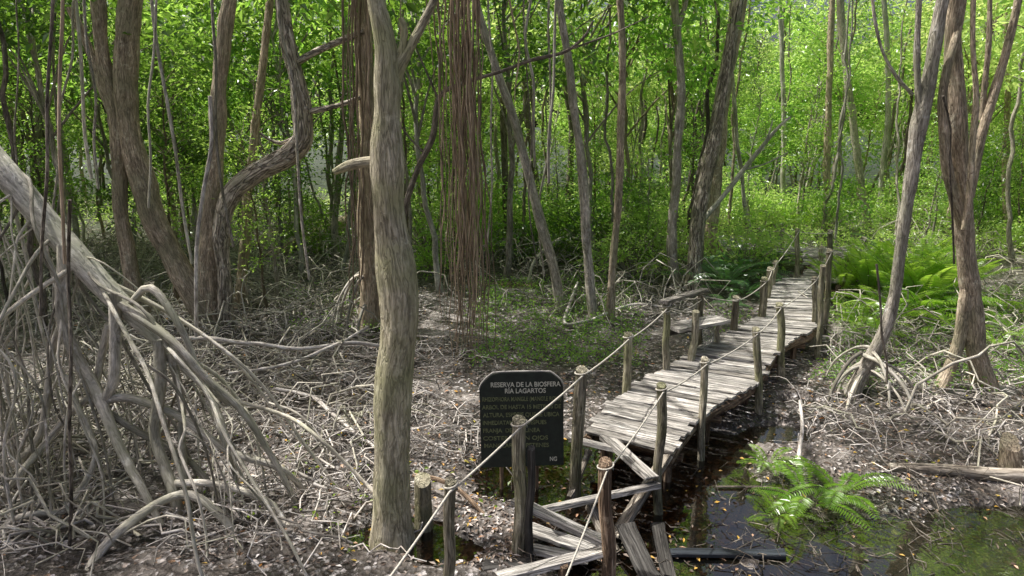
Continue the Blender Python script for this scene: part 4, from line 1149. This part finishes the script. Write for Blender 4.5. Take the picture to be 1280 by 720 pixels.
def tangle(name, label, P0, lmin, lmax, rmin, rmax, arch, mat, sides=4, S=6, lift=.1, wob=.12, patch=.49):
    keep = fbm(P0[:, 0] * .9 + 40, P0[:, 1] * .9, 51, 3) + rng.uniform(-.16, .16, len(P0)) > patch
    P0 = P0[keep]; n = len(P0)
    ang = rng.uniform(0, 6.28, n); ln = rng.uniform(lmin, lmax, n) ** 1.0
    P1 = P0 + np.stack([np.cos(ang), np.sin(ang)], 1) * ln[:, None]
    t = np.linspace(0, 1, S)
    z0 = height(P0[:, 0], P0[:, 1]) + rng.uniform(-.03, lift, n); z1 = height(P1[:, 0], P1[:, 1]) + rng.uniform(-.05, lift, n)
    P = np.zeros((n, S, 3))
    P[:, :, :2] = P0[:, None] + (P1 - P0)[:, None] * t[None, :, None]
    P[:, :, 2] = z0[:, None] * (1 - t) + z1[:, None] * t + (rng.uniform(0, arch, n) * ln)[:, None] * np.sin(t * math.pi)[None]
    P[:, 1:-1] += rng.normal(size=(n, S - 2, 3)) * (wob * ln)[:, None, None] * np.array([1, 1, .5])
    R = rng.uniform(rmin, rmax, n)[:, None] * np.linspace(1, .55, S)[None]
    a = Acc(); tubes(a, P, R, sides)
    return tag(link(name, a.mesh(name), M[mat]), label, 'twigs', kind='stuff')

P0 = scatter_px([(200, 500, 380, 700, .34), (0, 260, 420, 720, .12), (1000, 1290, 420, 600, .2), (500, 600, 430, 600, .08), (60, 480, 300, 390, .28)], 4000)
P0 = P0[~on_deck(P0[:, 0], P0[:, 1])]
tangle('twig_litter', 'tangle of pale dead twigs covering the mud', P0, .12, .8, .003, .0095, .38, 'twig', lift=.16, wob=.07)
P0 = scatter_px([(60, 480, 330, 560, .45), (1040, 1290, 380, 560, .10), (0, 200, 480, 700, .2)], 1500)
P0 = P0[~on_deck(P0[:, 0], P0[:, 1])]
tangle('root_tangle', 'mass of low arching grey surface roots', P0, .4, 1.7, .006, .019, .5, 'root', 5, 8, .1, .07)
P0 = scatter_px([(20, 640, 262, 330, .5), (600, 860, 300, 400, .35), (1100, 1290, 300, 420, .08)], 3600)
P0 = P0[~on_deck(P0[:, 0], P0[:, 1])]
tangle('root_tangle', 'distant mass of grey twigs and arching roots on the forest floor', P0, .3, 1.6, .006, .018, .7, 'root', 4, 6, .15, .09)

P0 = scatter_px([(250, 500, 400, 700, .5), (0, 250, 450, 720, .15), (1040, 1290, 420, 560, .2), (60, 480, 300, 400, .15)], 170)
P0 = P0[~on_deck(P0[:, 0], P0[:, 1], 1.5)]
tangle('dead_branches', 'bleached dead sticks and branches lying over the twigs', P0, .5, 1.5, .007, .017, .12, 'twig', 7, 9, .2, .06, 0)
P0 = scatter_px([(900, 1290, 600, 720, .7), (640, 900, 580, 720, .3)], 420)
tangle('drowned_twigs', 'thin dark twigs lying in and around the shallow water', P0, .1, .6, .002, .007, .2, 'bark_dark', 4, 6, .12, .1, 0)
P0 = scatter_px([(40, 480, 300, 430, .85), (1020, 1290, 380, 540, .15)], 280)
P0 = P0[~on_deck(P0[:, 0], P0[:, 1], .9)]
tangle('arching_roots', 'arching pale stilt roots over the mud among the trunks', P0, .6, 1.9, .008, .022, .6, 'root', 7, 10, .02, .05, 0)
# fallen leaves
P0 = scatter_px([(200, 1290, 430, 720, .55), (0, 700, 300, 500, .25), (560, 900, 560, 720, .2)], 15000)
P0 = P0[~on_deck(P0[:, 0], P0[:, 1], -.1) | (rng.uniform(size=len(P0)) < .5)]
hh = height(P0[:, 0], P0[:, 1]); P0 = P0[(hh > .012) | (rng.uniform(size=len(P0)) < .12)]
n = len(P0); a = Acc()
zz = np.maximum(height(P0[:, 0], P0[:, 1]) + .008, .006)
leaves(a, np.concatenate([P0, zz[:, None]], 1), np.concatenate([rng.normal(size=(n, 2)), rng.normal(size=(n, 1)) * .12], 1), np.concatenate([rng.normal(size=(n, 2)) * .22, np.ones((n, 1))], 1),
       rng.uniform(.035, .085, n), rng.uniform(.018, .035, n), np.where(height(P0[:, 0], P0[:, 1]) > .012, rng.uniform(0, 1, n) ** 1.15, rng.choice([.05, .1, .2, .28, .35, .45, .9, .95], n)), .2)
tag(link('fallen_leaves', a.mesh('fallen_leaves', smooth=False), M['litter']), 'scattered brown, grey and orange fallen leaves', 'leaves', kind='stuff')

# low green herbs
DECKC = [(.5 * (G(a_, b_, DZ) + G(c_, d_, DZ)))[:2] for a_, b_, c_, d_ in [(727, 538, 842, 566), (805, 472, 889, 511), (890, 423, 945, 479), (952, 394, 1021, 409), (980, 347, 1022, 346), (1002, 351, 1062, 344), (1003, 320, 1066, 318), (899, 302, 936, 302), (937, 302, 1001, 313)]]
def herbs(name, label, P0, hgt, size, mat, per=9):
    z = height(P0[:, 0], P0[:, 1]); C = np.concatenate([P0, (z + rng.uniform(.05, hgt, len(P0)))[:, None]], 1)
    a = Acc(); cluster_leaves(a, C, per, .08, size)
    return tag(link(name, a.mesh(name, smooth=False), M[mat]), label, 'ground plants', kind='stuff')
P0 = scatter_px([(590, 800, 355, 470, .6), (1020, 1290, 370, 500, .5), (370, 480, 370, 430, .08), (880, 1000, 395, 440, .05)], 1250)
P0 = P0[~on_deck(P0[:, 0], P0[:, 1], .1)]
herbs('ground_herbs', 'low green leafy ground cover on the mud', P0, .22, .055, 'leaf_mid')
P0 = scatter_px([(560, 1290, 262, 330, 1.0), (0, 560, 255, 300, .35)], 2300)
P0 = P0[~on_deck(P0[:, 0], P0[:, 1], .2)]
P0 = P0[np.min(np.linalg.norm(P0[:, None] - np.array(DECKC)[None], axis=2), axis=1) > 1.5]
herbs('undergrowth', 'leafy green undergrowth carpeting the forest floor further back', P0, .55, .085, 'leaf_bright', 14)
P0 = scatter_px([(250, 520, 560, 710, .8), (560, 640, 600, 700, .2)], 46)
herbs('seedlings', 'few tiny green seedlings in the mud by the olive trunk', P0, .08, .05, 'leaf_fern', 4)

# ------------------------------------------------------------------ ferns
def fern_meshes(nf, ln, pin, droop, seed, t0=.35, t1=.85):
    st, fo = Acc(), Acc()
    for k in range(nf):
        ang = 6.28 * k / nf + random.uniform(-.3, .3); L_ = ln * random.uniform(.7, 1.15)
        S = 22; t = np.linspace(0, 1, S); tilt = random.uniform(t0, t1)
        rad = L_ * (t * math.sin(tilt) + droop * .3 * t ** 2); z = L_ * (t * math.cos(tilt) * 1.0 - droop * .55 * t ** 2.2)
        P = np.stack([np.cos(ang) * rad, np.sin(ang) * rad, z], 1)
        tubes(st, P, np.linspace(.006, .0015, S), 4)
        T = unit(np.gradient(P, axis=0)); side = unit(np.cross(T, np.array([0, 0, 1.0]))); up = np.cross(side, T)
        m = 24; tt = np.linspace(.25, .99, m); idx = tt * (S - 1)
        Pi = np.stack([np.interp(idx, np.arange(S), P[:, c]) for c in range(3)], 1); Ti = np.stack([np.interp(idx, np.arange(S), T[:, c]) for c in range(3)], 1)
        Si = np.stack([np.interp(idx, np.arange(S), side[:, c]) for c in range(3)], 1); Ui = np.stack([np.interp(idx, np.arange(S), up[:, c]) for c in range(3)], 1)
        w = pin * np.sin(np.clip((tt - .12) / .88, 0, 1) * math.pi * .96) ** .6 + .01
        tone = np.clip(rng.uniform(.2, 1) * .6 + rng.uniform(0, .4, m), 0, 1)
        for s in (-1, 1):
            leaves(fo, Pi, Si * s + Ti * .35 - Ui * .12, Ui + .25 * rng.normal(size=(m, 3)), w * rng.uniform(.85, 1.1, m), np.full(m, pin * .19), tone, .12)
    return st.mesh("stem"), fo.mesh("fronds", smooth=False)
FERN = [fern_meshes(11, 1.15, .15, .9, 1), fern_meshes(8, .95, .13, 1.1, 2), fern_meshes(14, 1.35, .17, .8, 3), fern_meshes(13, 1.5, .19, .6, 4, .12, .55)]
M['fern_stem'] = plain('fern_stem', (.10, .13, .04), .7, .3, 30)
def place(meshes, mats, name, partn, loc, s, rz, label, cat, group):
    root = empty(name, loc, label, cat, group, rz); root.scale = (s, s, s)
    for me, mk, pn in zip(meshes, mats, partn):
        key = me.name.split('.')[0] + '_' + me.name + '_' + mk
        mm = bpy.data.meshes.get(key)
        if mm is None:
            mm = me.copy(); mm.name = key; mm.materials.clear(); mm.materials.append(M[mk])
        o = bpy.data.objects.new(pn, mm); COL.objects.link(o); o.parent = root
    return root
def fern(px, py, s, v, label, mk='leaf_fern', group='ferns beside the boardwalk'):
    p = GH(px, py)
    return place(FERN[v], ('fern_stem', mk), 'fern', ('stem', 'fronds'), p, s * (1.3 if px > 1040 or py < 500 else 1), random.uniform(0, 6.28), label, 'fern', group)
fern(1010, 628, .78, 1, 'green fern growing out of the water below the stick, centre of its clump')
fern(975, 640, .45, 1, 'green fern growing out of the water, left of its clump')
fern(1050, 618, .62, 1, 'green fern growing out of the water, right of its clump')
fern(960, 585, .5, 1, 'small fern leaning toward the boardwalk above the water')
for x, y, s, v in [(1050, 372, .7, 3), (1085, 378, .8, 3), (1120, 385, .85, 3), (1150, 392, .9, 3), (1180, 384, .8, 3), (1135, 365, .85, 3), (1165, 360, .8, 3), (1100, 360, .75, 3), (1195, 372, .7, 3), (1070, 362, .6, 3), (1075, 412, .55, 0), (1110, 400, .8, 2), (1150, 402, .85, 2), (1185, 395, .8, 0), (1060, 395, .6, 1), (1130, 380, .8, 0), (1165, 415, .7, 1), (1095, 425, .6, 1), (1200, 420, .5, 1), (1100, 375, .75, 2), (1150, 370, .8, 0)]:
    fern(x, y, s, v, 'bright sunlit yellow green fern right of the boardwalk behind the curving mangrove')
for x, y, s, v in [(905, 365, .8, 2), (930, 372, .7, 0), (925, 350, .8, 2), (890, 350, .7, 0), (950, 345, .7, 1), (910, 385, .5, 1), (940, 330, .8, 2)]:
    fern(x, y, s, v, 'bluish green fern left of the boardwalk bend beside the thick furrowed trunk', 'leaf_fern_blue')
for x, y, s, v in [(962, 330, .55, 0), (955, 316, .6, 2), (985, 326, .4, 1), (950, 290, .9, 2), (1000, 288, .9, 2), (1100, 318, .7, 0)]:
    fern(x, y, s, v, 'fern at the far end among the distant boardwalk platforms', 'leaf_fern' if random.random() < .5 else 'leaf_fern_blue')
for x, y in [(1240, 440), (1265, 425), (1225, 400), (1255, 395)]:
    fern(x, y, .55, random.randrange(3), 'green fern at the right edge behind the forked trunk')

# ------------------------------------------------------------------ background trees and bushes
def region(px):
    if px < 140: return 'left of the twin brown trunks'
    if px < 300: return 'between the twin trunks and the elbow tree'
    if px < 470: return 'between the elbow tree and the olive trunk'
    if px < 640: return 'behind the hanging root curtain'
    if px < 770: return 'behind the slanted grey trunk'
    if px < 880: return 'left of the thick furrowed trunk'
    if px < 1040: return 'above the far boardwalk'
    if px < 1180: return 'behind the curving mangrove'
    return 'behind the forked trunk at far right'
placed = list(HERO_XY)
def ok(x, y, dmin):
    if any((x - a_) ** 2 + (y - b_) ** 2 < dmin ** 2 for a_, b_ in placed): return False
    if any((x - a_) ** 2 + (y - b_) ** 2 < 1.3 ** 2 for a_, b_ in DECKC): return False
    return True
def fan(Y0, Y1, px0, px1, dmin, tries=60):
    for _ in range(tries):
        Y = math.sqrt(random.uniform(Y0 ** 2, Y1 ** 2)); px = random.uniform(px0, px1)
        x = (px - 640) / F * (Y * cp + H * sp)
        if Y < 21 and 885 < px < 1100 and dmin != .55: continue
        if ok(x, Y, dmin):
            placed.append((x, Y)); return x, Y, px
    return None
YH = [7.5, 6.5, 8.5, 5.2, 9.0]; LH = [7.5, 9.5, 6.0]
def canopy_h(Y, px):
    return (2.6 + max(0, Y - 14) * .27 if px > 600 else 4.2 + max(0, Y - 13) * .25) * random.uniform(.82, 1.2)
def addtree(Y0, Y1, px0, px1, n, vars_, smin, smax, kind, mats=('leaf_mid',), dmin=.8):
    for _ in range(n):
        f = fan(Y0, Y1, px0, px1, dmin)
        if not f: continue
        x, Y, px = f
        v = random.choice(vars_)
        mk = random.choice(mats); bm = random.choice(['bark_grey', 'bark_brown', 'bark_dark', 'bark_pale'])
        place(YOUNG[v], (bm, mk), 'young_tree', ('trunk', 'crown'), (x, Y, hz(x, Y)), canopy_h(Y, px) / YH[v], random.uniform(0, 6.28),
              f'slim leafy {kind} {region(px)}', 'tree', 'slim leafy background trees')
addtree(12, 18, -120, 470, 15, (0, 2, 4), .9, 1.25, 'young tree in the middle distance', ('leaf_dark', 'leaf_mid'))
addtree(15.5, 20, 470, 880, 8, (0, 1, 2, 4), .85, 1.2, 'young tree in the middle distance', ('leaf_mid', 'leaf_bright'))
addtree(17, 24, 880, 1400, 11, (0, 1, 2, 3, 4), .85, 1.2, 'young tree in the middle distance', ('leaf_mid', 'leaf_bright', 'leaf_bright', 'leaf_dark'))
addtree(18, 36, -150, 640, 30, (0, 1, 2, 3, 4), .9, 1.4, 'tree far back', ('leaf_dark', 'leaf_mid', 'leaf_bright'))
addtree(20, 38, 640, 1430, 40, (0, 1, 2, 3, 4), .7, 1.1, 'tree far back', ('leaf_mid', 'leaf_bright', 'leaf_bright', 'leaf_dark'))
LEAFY = []
for h, r, K, sp in ((7.5, .07, 120, 2.0), (9.5, .09, 150, 2.5), (6.0, .06, 100, 1.7)):
    tr = Acc(); cr = Acc()
    path = spline(tapered_path(h * .85, .06, .3), .25, .12); n_ = len(path); s_ = np.linspace(0, 1, n_)
    tubes(tr, path, r * (1 - .7 * s_), 9, .06)
    lob = np.stack([rng.normal(size=14) * sp * .45, rng.normal(size=14) * sp * .45, h * rng.uniform(.28, 1, 14)], 1)
    lob[:, :2] *= (1.25 - np.abs(lob[:, 2:] / h - .6))
    C = lob[rng.integers(0, 14, K)] + rng.normal(size=(K, 3)) * np.array([.42, .42, .26])
    t_ = np.clip(lob[:, 2] / h - .15, .1, 1); base = np.stack([np.interp(t_, s_, path[:, c]) for c in range(3)], 1)
    tt = np.linspace(0, 1, 6)[None, :, None]
    P = base[:, None] * (1 - tt) + lob[:, None] * tt + np.array([0, 0, .2]) * np.sin(tt * 3.1)
    tubes(tr, P, np.linspace(.028, .008, 6)[None].repeat(14, 0), 5)
    cluster_leaves(cr, C, 32, .24, .17)
    LEAFY.append((tr.mesh("trunk"), cr.mesh("crown", smooth=False)))
def tall_tree(h, r, K, sp):
    tr = Acc(); cr = Acc()
    path = spline(tapered_path(h * .9, .05, .35), .25, .12); n_ = len(path); s_ = np.linspace(0, 1, n_)
    tubes(tr, path, r * (1 - .65 * s_) * (1 + .5 * np.exp(-s_ * h / .3)), 10, .06)
    m = 11
    lob = np.stack([rng.normal(size=m) * sp * .55, rng.normal(size=m) * sp * .55, h * rng.uniform(.52, 1, m)], 1)
    C = lob[rng.integers(0, m, K)] + rng.normal(size=(K, 3)) * np.array([.5, .5, .24])
    t_ = np.clip(lob[:, 2] / h - .15, .1, 1); base = np.stack([np.interp(t_, s_, path[:, c]) for c in range(3)], 1)
    tt = np.linspace(0, 1, 6)[None, :, None]
    P = base[:, None] * (1 - tt) + lob[:, None] * tt + np.array([0, 0, .25]) * np.sin(tt * 3.1)
    tubes(tr, P, np.linspace(.03, .008, 6)[None].repeat(m, 0), 5)
    cluster_leaves(cr, C, 28, .27, .19)
    return tr.mesh("trunk"), cr.mesh("crown", smooth=False)
TALL = [tall_tree(8.5, .07, 85, 2.0), tall_tree(9.5, .085, 95, 2.4), tall_tree(8.0, .06, 75, 1.7)]
def tall(Y0, Y1, px0, px1, n, mats):
    for _ in range(n):
        f = fan(Y0, Y1, px0, px1, 1.1)
        if not f: continue
        x, Y, px = f
        place(random.choice(TALL), (random.choice(['bark_grey', 'bark_brown', 'bark_pale']), random.choice(mats)), 'tall_tree', ('trunk', 'crown'), (x, Y, hz(x, Y)),
              random.uniform(.85, 1.1), random.uniform(0, 6.28), f'high crowned tree with a clear trunk {region(px)}', 'tree', 'high crowned background trees')
tall(9.5, 12, -60, 140, 3, ('leaf_mid', 'leaf_dark'))
tall(9.5, 12, 1230, 1400, 2, ('leaf_mid',))
tall(11.5, 19, -60, 640, 14, ('leaf_mid', 'leaf_dark', 'leaf_mid'))
tall(15, 22, 640, 900, 3, ('leaf_bright', 'leaf_mid'))
tall(21, 28, 860, 1100, 4, ('leaf_bright', 'leaf_mid'))
tall(11, 20, 1090, 1350, 6, ('leaf_bright', 'leaf_mid'))
def leafy(Y0, Y1, px0, px1, n, mats, smin=.85, smax=1.2):
    for _ in range(n):
        f = fan(Y0, Y1, px0, px1, 1.3)
        if not f: continue
        x, Y, px = f
        v = random.randrange(3)
        place(LEAFY[v], (random.choice(['bark_grey', 'bark_brown', 'bark_pale']), random.choice(mats)), 'leafy_tree', ('trunk', 'crown'), (x, Y, hz(x, Y)),
              canopy_h(Y, px) / LH[v], random.uniform(0, 6.28), f'full crowned leafy green tree in the background {region(px)}', 'tree', 'full crowned background trees')
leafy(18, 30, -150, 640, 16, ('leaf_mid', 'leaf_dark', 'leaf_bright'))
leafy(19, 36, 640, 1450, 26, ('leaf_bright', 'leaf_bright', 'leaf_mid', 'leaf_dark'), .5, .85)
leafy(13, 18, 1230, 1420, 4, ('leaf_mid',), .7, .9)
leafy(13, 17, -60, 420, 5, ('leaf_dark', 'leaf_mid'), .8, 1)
# slim bare trunks with crowns above the picture
SLIM = []
for k in range(5):
    a = Acc(); path = spline(tapered_path(8.5, random.uniform(.02, .16), random.uniform(.15, .5), 7), .25, .15); s = np.linspace(0, 1, len(path))
    tubes(a, path, random.uniform(.03, .068) * (1 - .55 * s) * (1 + .5 * np.exp(-s * 8 / .3)), 10, .06)
    SLIM.append((a.mesh("trunk"), path[-1]))
def slim(Y0, Y1, px0, px1, n, mats):
    for _ in range(n):
        f = fan(Y0, Y1, px0, px1, .55)
        if not f: continue
        x, Y, px = f; v = random.randrange(5); rz = random.uniform(0, 6.28)
        me, tp = SLIM[v]; bm = random.choice(['bark_grey', 'bark_brown', 'bark_dark', 'bark_pale', 'bark_grey'])
        r = place((me,), (bm,), 'slim_tree', ('trunk',), (x, Y, hz(x, Y)), random.uniform(.85, 1.2), rz, f'slender bare trunk in the background {region(px)}', 'tree', 'slender bare background trunks')
        bpy.context.view_layer.update()
        if random.random() < (.35 if px < 640 else .1): crown_on(r, np.array(r.location) + tp + np.array([0, 0, .8]), random.uniform(.7, 1.0), random.choice(mats))
slim(11, 27, -80, 640, 52, ('leaf_dark', 'leaf_mid'))
slim(14, 28, 480, 900, 34, ('leaf_mid', 'leaf_bright'))
slim(17, 32, 900, 1350, 34, ('leaf_mid', 'leaf_bright'))
def bushes(Y0, Y1, px0, px1, n, mats, smin=.7, smax=1.3, what='leafy bush'):
    for _ in range(n):
        f = fan(Y0, Y1, px0, px1, .6)
        if not f: continue
        x, Y, px = f; v = random.randrange(3)
        place(BUSH[v], ('bark_grey', random.choice(mats)), 'leafy_bush', ('stem', 'foliage'), (x, Y, hz(x, Y)), random.uniform(smin, smax), random.uniform(0, 6.28),
              f'green {what} {region(px)}', 'bush', 'green bushes of the undergrowth')
bushes(16, 30, -100, 640, 15, ('leaf_dark', 'leaf_mid', 'leaf_bright'))
bushes(15, 24, 560, 900, 30, ('leaf_mid', 'leaf_bright', 'leaf_bright', 'leaf_dark'))
bushes(18, 30, 880, 1400, 46, ('leaf_mid', 'leaf_bright', 'leaf_bright', 'leaf_dark'))
bushes(12, 18, 1180, 1400, 14, ('leaf_mid', 'leaf_dark'), .7, 1.1)

# far wood: reads as one mass
K = 3000
Yf = rng.uniform(34, 52, K); pf = rng.uniform(-250, 1530, K); xf = (pf - 640) / F * Yf
top = 2.6 + (Yf - 14) * .25 + 4 * fbm(xf * .12, Yf * .1, 31) - 4.2 * np.exp(-((pf - 975) / 75) ** 2)
C = np.stack([xf, Yf, rng.uniform(.2, 1, K) ** .9 * top], 1)
a = Acc(); cluster_leaves(a, C, 22, .65, .28)
tag(link('far_woodland', a.mesh('far_woodland', smooth=False), M['leaf_bright']), 'distant green woodland closing the view', 'woodland', kind='stuff')

# ------------------------------------------------------------------ light
to_sun = Vector((-.85, .28, 0)).normalized(); EL = math.radians(61)
d = Vector((to_sun.x * math.cos(EL), to_sun.y * math.cos(EL), math.sin(EL)))
sd = bpy.data.lights.new("sun", 'SUN'); sd.energy = 5.0; sd.angle = math.radians(.53); sd.color = (1, .965, .91)
so_ = bpy.data.objects.new("sun", sd); COL.objects.link(so_); so_.rotation_euler = d.to_track_quat('Z', 'Y').to_euler(); so_.location = (0, 0, 30)
w = bpy.data.worlds.new("World"); scene.world = w; w.use_nodes = True
nt = w.node_tree; bg = nt.nodes["Background"]; sky = nt.nodes.new("ShaderNodeTexSky"); sky.sky_type = 'NISHITA'; sky.sun_disc = False
sky.sun_elevation = EL; sky.sun_rotation = math.atan2(d.x, d.y); sky.dust_density = 8.0; sky.air_density = .7
nt.links.new(sky.outputs[0], bg.inputs[0]); bg.inputs[1].default_value = .145

scene.view_settings.view_transform = 'Standard'; scene.view_settings.look = 'None'; scene.view_settings.exposure = 0
c = scene.cycles
c.max_bounces = 7; c.diffuse_bounces = 5; c.glossy_bounces = 3; c.transmission_bounces = 5; c.transparent_max_bounces = 8
c.sample_clamp_indirect = 6; c.caustics_reflective = False; c.caustics_refractive = False
c.use_denoising = True
